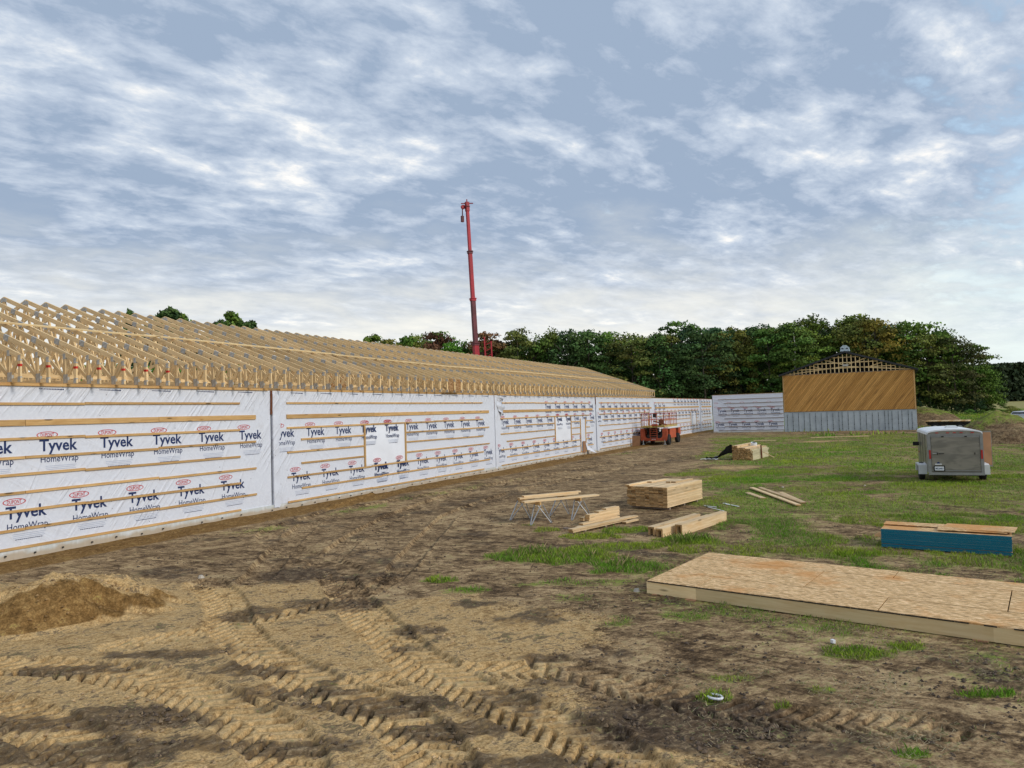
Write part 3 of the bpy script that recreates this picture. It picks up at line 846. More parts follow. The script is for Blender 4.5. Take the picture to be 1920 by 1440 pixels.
for i, (s0, s1) in enumerate(SECT):
    prd = .028 * (i % 2) + .004 * i                      # each sheet laps a little in front of its neighbour
    y0 = WY - prd
    zb = .155 + .012 * ((i * 7) % 3)
    sec = box('wall_section', bld, (s1 - s0, .16, 3.80 - zb), ((s0 + s1) / 2, y0 + .08, (3.80 + zb) / 2), M['wrap'])
    me = sec.data.copy(); sec.data = me                  # wall-space coordinates for the wrinkles
    off = Vector(sec.location)
    for v in me.vertices: v.co += off
    sec.location = (0, 0, 0)
    places = []
    for (z, st, pit, end) in ROWS[i]:
        x = st
        while x < (end or s1) - (.55 if i == 0 else .92):
            if x + .05 > s0:
                places.append((x, z, ''))
            x += pit
    for (x, z, _f) in places:
        if x < s0 or x + .95 > s1: link('printed_wording', print_mesh('printed_wording', [(x, z, '')], clip=(s0 + .02, s1 - .01)), sec, (0, y0 - .004, 0))
        else: link('printed_wording', LOGO_ME, sec, (x, y0 - .004, z))
    fb = MB()                                            # small print along the top edge
    x = s0 + .8
    while x < s1 - .8 and i < 4:
        for k in range(16):
            fb.add([(x + k * .036, 0, 3.735 - k * .0012), (x + k * .036 + .026, 0, 3.735 - k * .0012), (x + k * .036 + .026, 0, 3.751), (x + k * .036, 0, 3.751)], [(0, 1, 2, 3)])
        x += 1.44
    if fb.v: fb.build('small_print', M['navy'], sec, (0, y0 - .004, 0), fix=False)['kind'] = 'stuff'
    for k, z in enumerate(ZB):
        a = s0 + (.6 if k % 2 == 0 else 1.24); b = s1 - (1.24 if k % 2 == 0 else .62)
        if i == 0: a = s0
        if k == 1: a = s0 + (.6 if i else 0)
        for (p, q) in cut(a, b, OPEN.get(i, []), z):
            # lengths come in up to 4.9 m pieces, butted end to end
            n = max(1, int(math.ceil((q - p) / 4.9)))
            for j in range(n):
                pa = p + (q - p) * j / n; pb = p + (q - p) * (j + 1) / n
                if k == 1:
                    board('batten', sec, (pa, y0 - .019, z + random.uniform(-.004, .004)), (pb - .006, y0 - .019, z), .135, .038, M['spruce_orange'], up=(0, -1, 0))
                else:
                    dz = random.uniform(-.012, .012)
                    board('batten', sec, (pa, y0 - .019, z + dz), (pb - .006, y0 - .019, z + dz + random.uniform(-.01, .01)), .058, .038, M['spruce_orange'], up=(0, -1, 0))
    for (o0, o1, z0, z1) in OPEN.get(i, []):
        for xx in (o0, o1):
            board('window_stud', sec, (xx, y0 - .022, z0 - .02), (xx, y0 - .022, z1 + .02), .075, .044, M['spruce_orange'], up=(0, -1, 0))
        # the loose sheet over the opening bellies out between the studs
        nx_, nz_ = 14, 12; V = []; F = []
        for b_ in range(nz_ + 1):
            for a_ in range(nx_ + 1):
                u, v_ = a_ / nx_, b_ / nz_
                bulge = .028 * math.sin(math.pi * u) * math.sin(math.pi * v_) + .006 * math.sin(9 * u + 7 * v_)
                V.append((o0 + .05 + (o1 - o0 - .1) * u, y0 - .0035 - max(bulge, 0) * (1 if (o1 - o0) > 1 else .4), z0 + .03 + (z1 - z0 - .06) * v_))
        for b_ in range(nz_):
            for a_ in range(nx_):
                q = b_ * (nx_ + 1) + a_; F.append((q, q + 1, q + nx_ + 2, q + nx_ + 1))
        mb = MB(); mb.add(V, F); mb.build('opening_cover', M['wrap_new'] if (o1 - o0) > 1 else M['wrap'], sec, smooth=True, fix=False)
        pl2 = [(x, z, '') for (z, st, pit, end) in ROWS[i] for x in [st + pit * kk for kk in range(16)] if x > o0 - .8 and x < o1 and (end is None or x < end)]
        pl2 = [(x, z, f) for (x, z, f) in pl2 if z > z0 - .2 and z < z1]
        if pl2 and (o1 - o0) > 1:
            for q_ in pl2: link('printed_wording', print_mesh('printed_wording', [q_], clip=(o0 + .06, o1 - .06)), sec, (0, y0 - .036, 0))
    # double top plate in lengths
    x = s0 + (.35 if i else 0)
    if i < 4:
        while x < min(s1 - .35, 60.6):
            q = min(x + 4.8, s1 - .1, 60.7)
            board('top_plate', sec, (x, WY + .05, 3.835), (q - .008, WY + .05, 3.835), .19, .066, M['spruce_orange'])
            x = q
    else:
        board('top_plate', sec, (s0, WY + .05, 3.822), (s1, WY + .05, 3.822), .14, .036, M['spruce_orange'])
    # the seam: dark gap backing and a red-brown board showing at the top
    if i:
        box('seam_gap', sec, (.10, .05, 3.55), (s0 - .03, WY + .07, 2.0), M['dark'])
        mb = MB(); mb.prism([(s0 - .055, 3.80), (s0 - .075, 3.05), (s0 - .01, 3.05), (s0 + .0, 3.80)] if i < 3 else [(s0 - .05, 3.8), (s0 - .04, 3.3), (s0 - .005, 3.3), (s0, 3.8)], 'y', y0 - .012, y0 + .05)
        mb.build('seam_board', M['rust'], sec)
        # folded edge of the sheet hanging past the seam
        V = []; F = []; nn = 24
        for b_ in range(nn + 1):
            z = 3.70 - 3.62 * b_ / nn
            wv = .05 * math.sin(b_ * .9 + i) + .03 * math.sin(b_ * 2.3)
            V += [(s0 + .01, y0 - .012, z), (s0 + .16, y0 - .03 - .02 * math.sin(b_ * 1.3), z), (s0 + .30 + wv, y0 - .006, z - .02)]
        for b_ in range(nn):
            for c_ in range(2):
                q = b_ * 3 + c_; F.append((q, q + 3, q + 4, q + 1))
        mb = MB(); mb.add(V, F); mb.build('folded_edge', M['wrap'], sec, smooth=True, fix=False)
        if i == 2:
            V = []; F = []
            for b_ in range(9):
                t_ = b_ / 8
                V += [(s0 + .1 + .25 * t_ + .05 * math.sin(b_), y0 - .03, 3.75 - .75 * t_), (s0 + .45 + .3 * math.sin(t_ * 2.5), y0 - .16 - .08 * math.sin(b_ * 1.7), 3.70 - .9 * t_),
                      (s0 + .35 + .42 * math.sin(t_ * 2.2), y0 - .05, 3.5 - .75 * t_)]
            for b_ in range(8):
                for c_ in range(2):
                    q = b_ * 3 + c_; F.append((q, q + 3, q + 4, q + 1))
            mb = MB(); mb.add(V, F); mb.build('torn_flap', M['wrap'], sec, smooth=True, fix=False)
# foundation strip with its fixings
fnd = MB(); fnd.box((46.5, WY - .02 + .1, -.05), (81.0, .2, .44))
fo = fnd.build('foundation_strip', M['membrane'], bld)
rnd = random.Random(8)
x = 7.0
fix_mesh = None
while x < 62:
    o = box('membrane_fixing', fo, (.035, .03, .032), (x, WY - .058, .03 + rnd.uniform(-.015, .03)), M['tyre'])
    x += rnd.choice((.62, .62, 1.24, .7))
# drooping bottom edge of the wrap at the door: brown board and torn plastic
sec3 = [o for o in bld.children if o.name.startswith('wall_section')][2]
box('door_board', sec3, (.5, .02, .75), (44.1, WY - .075, .50), M['card'], (0, .06, 0))
mb = MB(); mb.add([(44.3, WY - .05, .9), (44.65, WY - .12, .55), (45.0, WY - .55, .03), (44.75, WY - .75, .02), (45.25, WY - .5, .02), (44.55, WY - .1, .3)],
                  [(0, 1, 5), (1, 2, 5), (2, 3, 5), (1, 4, 2)])
mb.build('torn_flap', M['wrap'], sec3, fix=False)
# far long wall, dark inside face and the inner floor
box('rear_wall', bld, (54.6, .16, 3.8), (33.3, WY + 12.2, 1.9), M['wrap'])
box('wall_core', bld, (54.0, .06, 3.5), (33.3, WY + .26, 1.95), M['osb_brown'])
box('floor_slab', bld, (54.2, 11.8, .12), (33.3, WY + 6.2, .06), M['concrete'])

# trusses: y runs across the building from the yard side
SL = (6.82 - 4.47) / 6.52
def ztop(y):
    yy = y if y <= 6.1 else 12.2 - y
    return 4.47 + SL * (yy + .42)
TJ = [0.0, 1.3, 2.9, 4.42, 6.1, 7.78, 9.3, 10.9, 12.2]
BJ = [0.0, 2.1, 3.66, 5.3, 6.9, 8.54, 10.1, 12.2]
WEBS = []
for a, b, in [(-.36, None), (12.56, None), (.06, None), (12.14, None)]: WEBS.append(((a, 3.96), (a, ztop(a) - .12), 'post'))
bj = lambda k: (BJ[k], 3.96); tj = lambda k: (TJ[k], ztop(TJ[k]) - .10)
for a, b in [(bj(0), tj(1)), (tj(1), bj(1)), (bj(1), tj(2)), (tj(2), bj(2)), (bj(2), tj(3)), (tj(3), bj(3)), (bj(3), tj(4)),
             (tj(4), bj(4)), (bj(4), tj(5)), (tj(5), bj(5)), (bj(5), tj(6)), (tj(6), bj(6)), (bj(6), tj(7)), (tj(7), bj(7)),
             ((2.9, 3.96), tj(2)), ((9.3, 3.96), tj(6)), ((.7, 3.96), (.7, ztop(.7) - .1)), ((3.66, 3.96), (3.66, ztop(3.66) - .1)), ((4.42, 3.96), tj(3)), ((6.1, 3.96), tj(4)), ((7.78, 3.96), tj(5)),
             ((1.3, 3.96), tj(1)), ((-.34, 4.42), (.0, 4.0))]:
    WEBS.append((a, b, 'web'))
PLATES = [((.0, 3.99), .17, .21), ((-.36, 3.93), .10, .12), ((-.36, 4.40), .10, .12), ((0.06, ztop(0) - .09), .10, .13)] + \
         [((y, ztop(y) - .07), .21 if y in (1.3, 2.9, 4.42) else .14, .14) for y in (1.3, 2.9, 4.42, 7.78, 9.3)] + \
         [((6.1, 6.72), .40, .16)] + [((y, 3.95), .22, .12) for y in BJ[1:6]]
def ridge_plate_mesh():
    b = MB(); h = .022
    b.prism([(5.94, ztop(5.94) - .02), (6.1, 6.79), (6.26, ztop(6.26) - .02), (6.26, ztop(6.26) - .12), (6.1, 6.67), (5.94, ztop(5.94) - .12)], 'x', -h, h)
    return b
TX = []
x = 6.62
while x < 60.7:
    TX.append(x); x += .612
TT = .038
def chord(mb_or_parent, y0, y1, real):
    z0, z1 = ztop(y0) - .06, ztop(y1) - .06
    if real: return board('top_chord', mb_or_parent, (0, y0, z0), (0, y1, z1), TT, .12, M['spruce_truss'])
    mb_or_parent.beam((0, y0, z0), (0, y1, z1), TT, .12)
far_me = None
proto = None
def copy_tree(o, parent=None):
    c = o.copy(); COL.objects.link(c)
    if parent is not None: c.parent = parent
    for ch in o.children: copy_tree(ch, c)
    return c
def near_truss():
    root = empty('truss', (0, WY, 0), 0, bld)
    chord(root, -.42, 6.1, True); chord(root, 6.1, 12.62, True)
    board('bottom_chord', root, (0, -.42, 3.912), (0, 6.1, 3.912), TT, .088, M['spruce_truss'])
    board('bottom_chord', root, (0, 6.1, 3.912), (0, 12.62, 3.912), TT, .088, M['spruce_truss'])
    for (a, b, kind) in WEBS:
        board('post' if kind == 'post' else 'web', root, (0, a[0], a[1]), (0, b[0], b[1]), TT, .088, M['spruce_truss'], up=(0, 1, 0) if kind == 'post' else (0, 0, 1))
    for (c, w_, h_) in PLATES:
        ang = 0
        if c[1] > 4.5 and c[0] not in (6.1, .06): ang = math.atan(SL) * (1 if c[0] < 6.1 else -1)
        if c[0] == 6.1: ridge_plate_mesh().build('gusset_plate', M['plate'], root)
        else: box('gusset_plate', root, (TT + .006, w_, h_), (0, c[0], c[1]), M['plate'], (ang, 0, 0))
    box('paint_mark', root, (TT + .010, .094, .055), (0, -.36, 4.24), M['red_mark'])
    return root
def far_truss_mesh():
    b = MB()
    chord(b, -.42, 6.1, False); chord(b, 6.1, 12.62, False)
    b.box((0, 6.1, 3.912), (TT, 13.04, .088))
    for (a, c, k) in WEBS: b.beam((0, a[0], a[1]), (0, c[0], c[1]), TT * .98, .088)
    for (c, w_, h_) in PLATES:
        if c[0] == 6.1: continue
        ang = math.atan(SL) * (1 if c[0] < 6.1 else -1) if c[1] > 4.5 and c[0] != .06 else 0
        b.box((0, c[0], c[1]), (TT + .006, w_, h_), 1, Matrix.Rotation(ang, 3, 'X'))
    rp = ridge_plate_mesh(); b.add(rp.v, rp.f, 1)
    return b
NEAR = 30
rnd = random.Random(21)
for k, sx in enumerate(TX):
    if k < NEAR:
        if proto is None:
            proto = near_truss(); t_ = proto
        else:
            t_ = copy_tree(proto); t_.parent = bld
            if k in (3,) or k > 10:
                for ch in list(t_.children):
                    if ch.name.startswith('paint_mark'): bpy.data.objects.remove(ch)
    else:
        if far_me is None:
            t_ = far_truss_mesh().build('truss', [M['spruce_far'], M['plate']], bld, (0, WY, 0)); far_me = t_
        else:
            t_ = far_me.copy(); COL.objects.link(t_)
    t_.location = (sx + rnd.uniform(-.02, .02), WY + rnd.uniform(-.012, .012), 0)
    t_.rotation_euler = (0, rnd.uniform(-.003, .003), rnd.uniform(-.0025, .0025))
# braces lying across the top chords
for (a, b) in [((6.3, 2.50), (14.4, 2.48)), ((14.2, 2.56), (22.6, 2.3)), ((22.3, 2.22), (31.0, 1.85)), ((30.8, 1.9), (39.5, 2.0)), ((39.2, 2.06), (47.8, 2.0)), ((47.5, 1.95), (55.2, 2.0))]:
    board('roof_brace', bld, (a[0], WY + a[1], ztop(a[1]) + .022), (b[0], WY + b[1], ztop(b[1]) + .022), .088, .038, M['spruce'], up=(0, -SL, 1))
# long lateral braces on the webs inside
for (yy, zz) in ((2.12, 4.2), (3.7, 4.3), (5.3, 4.25), (1.25, 4.12), (7.0, 4.6)):
    x = 6.5
    while x < 60:
        board('web_brace', bld, (x, WY + yy + .06, zz), (min(x + 4.8, 60.4), WY + yy + .06, zz), .088, .036, M['spruce_truss'], up=(0, 1, 0))
        x += 5.0
# sheathing blocks set between two truss pairs
for (a, m_) in ((26.82, 'osb_brown'), (27.44, 'osb_brown'), (20.7, 'osb_brown'), (21.3, 'osb_brown')):
    j = min(range(len(TX)), key=lambda q: abs(TX[q] - a))
    box('blocking_panel', bld, (.565, .012, .55), (TX[j] + .306, WY + (-.30 if a > 25 else 1.2), 4.20), M[m_])

# ================================================================== WRAPPED WALL BEYOND AND THE SHED
rw = empty('wrapped_wall', (*SN(75.6, 14.75), .2), RZ)
tag(rw, 'short white wrapped wall with dark battens joining the timber shed', 'wall')
# local x = along the long wall (away), local y towards it: this wall runs along -y
L2 = 6.9
o = box('wall_sheet', rw, (.16, L2, 3.86), (.08, -L2 / 2, 1.96), M['wrap'])
pl_ = []
for (z, st) in ((2.12, .5), (.72, .25)):
    xx = st
    while xx < L2 - .5: pl_.append((xx, z, '')); xx += 1.3
for q_ in pl_: link('printed_wording', print_mesh('printed_wording', [q_], clip=(0, L2 - .05)), rw, (-.005, 0, 0), (0, 0, -math.pi / 2))
mb = MB()
for z in (2.62, 3.06):
    xx = .35
    while xx < L2 - .3:
        v, f = lens_ring(xx, z, .18, .05, .25); mb.add(v, f); xx += 1.3
mb.build('red_logo_row', M['redp'], rw, (-.005, 0, 0), (0, 0, -math.pi / 2), fix=False)
for k, z in enumerate([3.42, 3.0, 2.6, 2.25, 1.83, 1.43, 1.02, .62, .2]):
    a = .55 if k % 2 == 0 else 1.15
    board('batten', rw, (-.02, -a, z), (-.02, -L2, z), .055, .038, M['battenfar'], up=(-1, 0, 0))
board('top_plate', rw, (.05, 0, 3.905), (.05, -L2, 3.905), .14, .036, M['spruce_orange'])
box('foundation_strip', rw, (.16, L2, .35), (.03, -L2 / 2, -.02), M['membrane'])

# shed: face from A to B
A_ = Vector((27.15, 71.2)); B_ = A_ + Vector((math.cos(math.radians(-28.5)), math.sin(math.radians(-28.5)))) * 11.55
fd = (B_ - A_); SW = fd.length; fd.normalize()
shed = empty('timber_shed', (A_.x, A_.y, .08), math.atan2(fd.y, fd.x))
tag(shed, 'gabled shed with diagonal brown boards over a grey concrete base and dark metal roof', 'shed')
CZ, EZ, RG = 2.05, 5.72, 7.62; DL = 12.0
box('concrete_base', shed, (SW, DL, CZ + .5), (SW / 2, DL / 2, CZ / 2 - .25), M['concrete'])
M['seamm'] = simple('dark_form_seam', (.12, .135, .14), .85)
x = .3
rnd = random.Random(5)
while x < SW - .1:
    box('form_seam', shed, (.035, .02, CZ - .05 - rnd.choice((0, .15, .3, 0))), (x, -.008, CZ / 2 - .05), M['seamm'])
    for zz in (.35, .75, 1.15, 1.55):
        if rnd.random() < .8: box('form_tie', shed, (.06, .03, .05), (x, -.012, zz), M['tyre'])
    x += rnd.choice((.52, .52, .52, .3))
# diagonal siding clipped to the wall rectangle
sv, sf, tone = [], [], []
ang = math.radians(52); dx, dz = math.cos(ang), math.sin(ang)
bw = .142; rnd = random.Random(9)
nx_, nz_ = -dz, dx
def clip_poly(P, f):
    out = []
    for i in range(len(P)):
        a, b = P[i], P[(i + 1) % len(P)]
        fa, fb_ = f(a), f(b)
        if fa >= 0: out.append(a)
        if (fa >= 0) != (fb_ >= 0):
            t = fa / (fa - fb_); out.append((a[0] + (b[0] - a[0]) * t, a[1] + (b[1] - a[1]) * t))
    return out
sm = MB(); tones = []
k = -80
c0 = -SW * dz
while c0 + k * 0 < 6:
    lo_, hi_ = c0, c0 + bw - .012
    P = []
    for (t_, u_) in ((-20, lo_), (20, lo_), (20, hi_), (-20, hi_)):
        P.append((dx * t_ + nx_ * u_, dz * t_ + nz_ * u_))
    for f in (lambda p: p[0], lambda p: SW - p[0], lambda p: p[1], lambda p: (EZ - CZ - .02) - p[1]):
        P = clip_poly(P, f) if len(P) > 2 else []
    if len(P) > 2:
        nb = len(sm.v); yo = rnd.uniform(0, .012)
        sm.prism([(p[0], p[1] + CZ + .02) for p in P], 'y', -.05 - yo, -.02)
        tones += [rnd.random() if rnd.random() > .3 else rnd.uniform(.6, 1)] * (len(sm.v) - nb)
    c0 += bw
so = sm.build('siding_boards', M['siding'], shed)
so['kind'] = 'stuff'
at_ = so.data.attributes.new('tone', 'FLOAT', 'POINT'); at_.data.foreach_set('value', tones)
box('siding_backing', shed, (SW - .02, .1, EZ - CZ), (SW / 2, .04, (EZ + CZ) / 2), M['dark'])
box('side_wall', shed, (.12, DL, EZ - CZ), (.06, DL / 2 + .12, (EZ + CZ) / 2), M['osb_brown'])
box('side_wall', shed, (.12, DL, EZ - CZ), (SW - .06, DL / 2 + .12, (EZ + CZ) / 2), M['black_m'])
board('edge_trim', shed, (.06, -.06, CZ), (.06, -.06, EZ), .1, .03, M['spruce_orange'], up=(0, -1, 0))
board('edge_trim', shed, (SW - .06, -.06, CZ), (SW - .06, -.06, EZ), .1, .03, M['spruce_orange'], up=(0, -1, 0))
# roof planes
def rz_(x): return EZ + (RG - EZ) * (1 - abs(x - SW / 2) / (SW / 2))
sl2 = (RG - EZ) / (SW / 2)
for sgn in (-1, 1):
    mb = MB(); e = SW / 2 + .32
    mb.prism([(SW / 2, RG + .02), (SW / 2 + sgn * e, RG + .02 - sl2 * e), (SW / 2 + sgn * e, RG + .18 - sl2 * e), (SW / 2, RG + .20)], 'y', -.35, DL + .3)
    mb.build('roof_plane', M['black_m'], shed)
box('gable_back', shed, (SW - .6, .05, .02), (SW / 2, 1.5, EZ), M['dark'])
mb = MB(); mb.prism([(.2, EZ), (SW - .2, EZ), (SW / 2, RG - .05)], 'y', 1.9, 1.95); mb.build('gable_shade_sheet', M['dark'], shed)  # near-black sheet stands in for the shade inside the open gable
x = .75; k = 0
while x < SW - .5:
    zt = rz_(x) - .02
    if zt > EZ + .12: board('gable_stud', shed, (x, -.02, EZ - .02), (x, -.02, zt), .075, .05, M['spruce'], up=(0, -1, 0))
    x += .37
def gpurlin(x0, z0, x1, z1): board('gable_brace', shed, (x0, .05, z0), (x1, .05, z1), .085, .04, M['spruce'], up=(0, -1, 0))
gpurlin(.3, EZ + .05, SW / 2, EZ + .62); gpurlin(SW / 2, EZ + .62, SW - .3, EZ + .05)
gpurlin(1.6, EZ + .48, SW - 1.6, EZ + .48); gpurlin(3.0, EZ + .98, SW - 3.0, EZ + .98); gpurlin(4.6, EZ + 1.50, SW - 4.6, EZ + 1.5)
gpurlin(3.9, EZ + 1.35, SW / 2, EZ + .72); gpurlin(SW - 3.9, EZ + 1.35, SW / 2, EZ + .72); gpurlin(2.6, EZ + .85, 3.9, EZ + .42); gpurlin(SW - 2.6, EZ + .85, SW - 3.9, EZ + .42)
board('ledger', shed, (.1, -.03, EZ + .0), (SW - .1, -.03, EZ + .0), .07, .05, M['battenfar'], up=(0, -1, 0))
box('gusset_plate', shed, (.5, .05, .2), (SW / 2, -.05, EZ + .72), M['plate'])
cp = MB()
cp.prism([(-.42, 0), (.42, 0), (.36, .32), (.42, .34), (.14, .58), (-.14, .58), (-.42, .34), (-.36, .32)], 'y', .1, .95)
cup = cp.build('cupola', M['cupola'], shed, (SW / 2, .1, RG + .2))
for sx in (-.2, .2):
    box('vent_slot', cup, (.2, .02, .08), (sx, .09, .26), M['dark'])

# ================================================================== CRANE
cr = empty('mobile_crane', (-2.9, 63.5, gz(-2.9, 63.5)), math.radians(35))
tag(cr, 'red telescopic crane with raised boom standing behind the trussed roof', 'crane')
mb = MB(); mb.box((0, 0, 1.15), (8.6, 2.5, .5)); mb.box((3.6, 0, 1.9), (1.4, 2.4, 1.1)); mb.build('chassis', M['crane_red'], cr)
for xx in (-3.2, -1.9, 1.6, 2.9):
    for yy in (-1.1, 1.1): wheel(cr, (xx, yy, .55), .55, .4, 'y', M['crane_dark'])
mb = MB(); mb.cyl((-1, 0, 1.4), (-1, 0, 1.8), .9, 20); mb.box((-1.3, .0, 2.4), (2.6, 1.9, 1.2)); mb.build('turntable', M['crane_red'], cr)
mb = MB(); mb.box((.5, 1.15, 2.5), (1.3, .9, 1.5)); cb = mb.build('operator_cab', M['crane_red'], cr)
box('window', cb, (.9, .02, .8), (.5, 1.61, 2.7), M['glass'])
for sx in (-3.9, 3.9):
    for sy in (-1, 1):
        mb = MB(); mb.box((sx, sy * 2.0, 1.0), (.3, 1.8, .25)); mb.cyl((sx, sy * 2.8, 1.0), (sx, sy * 2.8, .1), .1, 8); mb.box((sx, sy * 2.8, .08), (.5, .5, .1)); mb.build('outrigger', M['crane_red'], cr)
# boom: world points from base to head, built in the crane's own frame
Rc = Matrix.Rotation(-math.radians(35), 3, 'Z')
def cl(p): return Rc @ (Vector(p) - Vector((-2.9, 63.5, gz(-2.9, 63.5))))
b0 = Vector((-2.93, 63.2, 3.0)); b3 = Vector((-3.58, 63.6, 21.75))
bp = lambda t: cl(b0.lerp(b3, t))
bdir = (bp(1) - bp(0)).normalized()
SEG = [(0, .335, .46, 'crane_red'), (.325, .55, .38, 'crane_dark'), (.54, .78, .32, 'crane_red'), (.77, 1.0, .26, 'crane_red')]
for (t0, t1, wd, mm) in SEG:
    mb = MB(); mb.beam(bp(t0), bp(t1), wd * .82, wd, 0, up=(1, 0, 0))
    seg = mb.build('boom_section', M[mm], cr)
    mb = MB(); mb.beam(bp(t1) - bdir * .28, bp(t1), wd * .82 + .08, wd + .08, 0, up=(1, 0, 0)); mb.beam(bp(t1) - bdir * .1, bp(t1) - bdir * .04, wd + .16, wd + .12, 0, up=(1, 0, 0))
    mb.build('collar', M['crane_dark'] if mm == 'crane_red' else M['crane_red'], seg)
hd = MB(); T = bp(1)
hd.beam(T - bdir * .5, T + bdir * .35, .30, .32, 0, up=(1, 0, 0))
xh = Vector((math.cos(-math.radians(35)), math.sin(-math.radians(35)), 0))
hd.beam(T + bdir * .22 - xh * .55, T + bdir * .22 + xh * .55, .12, .06)
hd.cyl(T - xh * .38 - bdir * .1 + Vector((0, -.08, 0)), T - xh * .38 - bdir * .1 + Vector((0, .08, 0)), .2, 16)
hd.cyl(T + bdir * .3, T + bdir * .6, .05, 6)
hdo = hd.build('boom_head', M['crane_red'], cr)
mb = MB(); mb.cyl(T - xh * .45 - bdir * .3, T - xh * .5 - bdir * 1.5, .05, 6); mb.box(T - xh * .5 - bdir * 1.2, (.24, .2, .55)); mb.build('hook_block', M['crane_dark'], cr)
mb = MB(); mb.cyl(cl((-2.2, 62.9, 2.4)), bp(.25), .16, 10); mb.cyl(bp(.19), bp(.25) , .2, 8); mb.build('lift_cylinder', M['steel'], cr)
mb = MB()                                                # folded lattice ladder beside the boom
for q in ((.75, 0), (1.35, 0), (.75, .5), (1.35, .5)):
    mb.beam(cl((-2.93 + q[0], 63.2 + q[1], 2.6)), cl((-3.12 + q[0], 63.2 + q[1], 9.75 - .4 * (q[0] > 1))), .09, .09)
for z in np.arange(3, 9.5, .55):
    mb.beam(cl((-2.2, 63.2, z)), cl((-1.65, 63.2, z + .3)), .06, .06); mb.beam(cl((-2.2, 63.2, z + .3)), cl((-2.2, 63.7, z)), .06, .06)
mb.build('stowed_lattice_jib', M['crane_red'], cr)
mb = MB(); mb.box((-3.6, 0, 2.4), (1.0, 2.2, 1.2)); mb.build('counterweight', M['crane_dark'], cr)

# ================================================================== SCISSOR LIFT
# local x along its length (away), local y to its left (towards the wall); origin at rear right wheel
lx, ly = SN(55.6, 14.45)
lift = empty('scissor_lift', (lx, ly, gz(lx, ly)), RZ)
tag(lift, 'orange rough terrain scissor lift with railed platform parked beside the white wall', 'scissor lift')
W3, L3 = 2.15, 4.1
mb = MB()
mb.box((1.9, W3 / 2, .62), (3.6, 1.25, .38)); mb.build('chassis', M['lift_dark'], lift)
for yy in (0.02, W3 - .02):
    for xx in (.38, 3.35): wheel(lift, (xx, yy, .42), .42, .3, 'y', M['lift_dark'])
mb = MB()
# rear bumper frame with two cut-outs, as the photograph shows it
mb.prism([(.0, .42), (.62, .42), (.62, .52), (.42, .62), (.36, .78), (.36, 1.32), (0, 1.32)], 'x', -.08, .16)
mb.prism([(W3, .42), (W3 - .62, .42), (W3 - .62, .52), (W3 - .42, .62), (W3 - .36, .78), (W3 - .36, 1.32), (W3, 1.32)], 'x', -.08, .16)
mb.box((.03, W3 / 2, .44), (.16, W3 - .1, .2)); mb.build('rear_frame', M['lift_orange'], lift)
mb = MB()
for yy in (W3 / 2 - .28, W3 / 2 + .28): mb.cyl((-.1, yy, .5), (-.1, yy, 1.34), .022, 6)
for zz in (.62, .78, .94, 1.10, 1.26): mb.box((-.1, W3 / 2, zz), (.05, .56, .025))
mb.build('ladder', M['lift_orange'], lift)
mb = MB()
for yy in (.55, 1.6):
    for zz in (.86, 1.0, 1.14):
        mb.beam((.25, yy, zz), (3.6, yy, zz + .1), .06, .07); mb.beam((.25, yy, zz + .1), (3.6, yy, zz), .06, .07)
mb.cyl((.4, .8, .9), (2.2, .9, 1.05), .08, 8)
mb.build('scissor_arms', M['lift_dark'], lift)
for (x0, x1) in ((.75, 2.7),):
    mb = MB(); mb.box(((x0 + x1) / 2, .12, .9), (x1 - x0, .3, .75)); mb.build('side_cabinet', M['lift_orange'], lift)
    mb = MB(); mb.box(((x0 + x1) / 2, W3 - .12, .9), (x1 - x0, .3, .75)); mb.build('side_cabinet', M['lift_orange'], lift)
for yy in (.1, W3 - .1):
    mb = MB(); mb.box((3.75, yy, 1.02), (.75, .34, .62)); mb.build('wheel_guard', M['lift_orange'], lift)
    mb = MB(); mb.box((2.0, yy, 1.36), (3.9, .38, .12)); mb.build('cover_panel', M['white'], lift)
for yy in (.2, W3 - .2):
    mb = MB(); mb.cyl((-.02, yy, .06), (-.02, yy, .5), .04, 8); mb.box((-.02, yy, .05), (.2, .2, .04)); mb.build('stabiliser', M['steel'], lift)
mb = MB(); mb.box((1.95, W3 / 2, 1.47), (4.2, W3 - .35, .14)); pfm = mb.build('platform_deck', M['lift_yellow'], lift)
mb = MB(); mb.box((-.16, .95, 1.6), (.04, .5, .16)); mb.build('tool_box', M['lift_orange'], lift)
def rail(p0, p1, mid=True):
    b = MB(); p0, p1 = Vector(p0), Vector(p1)
    for z in ((1.0, .5) if mid else (1.0,)): b.cyl(p0 + Vector((0, 0, z)), p1 + Vector((0, 0, z)), .022, 6)
    n = max(1, int((p1 - p0).length / .52))
    for i in range(n + 1):
        q = p0.lerp(p1, i / n); b.cyl(q, q + Vector((0, 0, 1.0)), .02, 6)
    b.build('guard_rail', M['lift_orange'], lift)
zr = 1.52; ya, yb = .22, W3 - .22
rail((-.12, ya, zr), (4.05, ya, zr)); rail((-.12, yb, zr), (4.05, yb, zr)); rail((-.12, ya, zr), (-.12, yb, zr)); rail((4.05, ya, zr), (4.05, yb, zr))
rail((-.75, yb - .1, zr - .02), (-.75, yb - .75, zr - .02)); rail((-.75, yb - .1, zr), (-.12, yb - .1, zr)); rail((-.75, yb - .75, zr), (-.12, yb - .75, zr))
mb = MB(); mb.box((-.4, yb - .42, 1.47), (.75, .75, .1)); mb.build('deck_extension', M['lift_yellow'], lift)
mb = MB(); mb.box((.2, 1.0, 2.35), (.22, .28, .3)); mb.cyl((.2, 1.0, 1.55), (.2, 1.0, 2.3), .02, 6); mb.build('control_box', M['lift_dark'], lift)
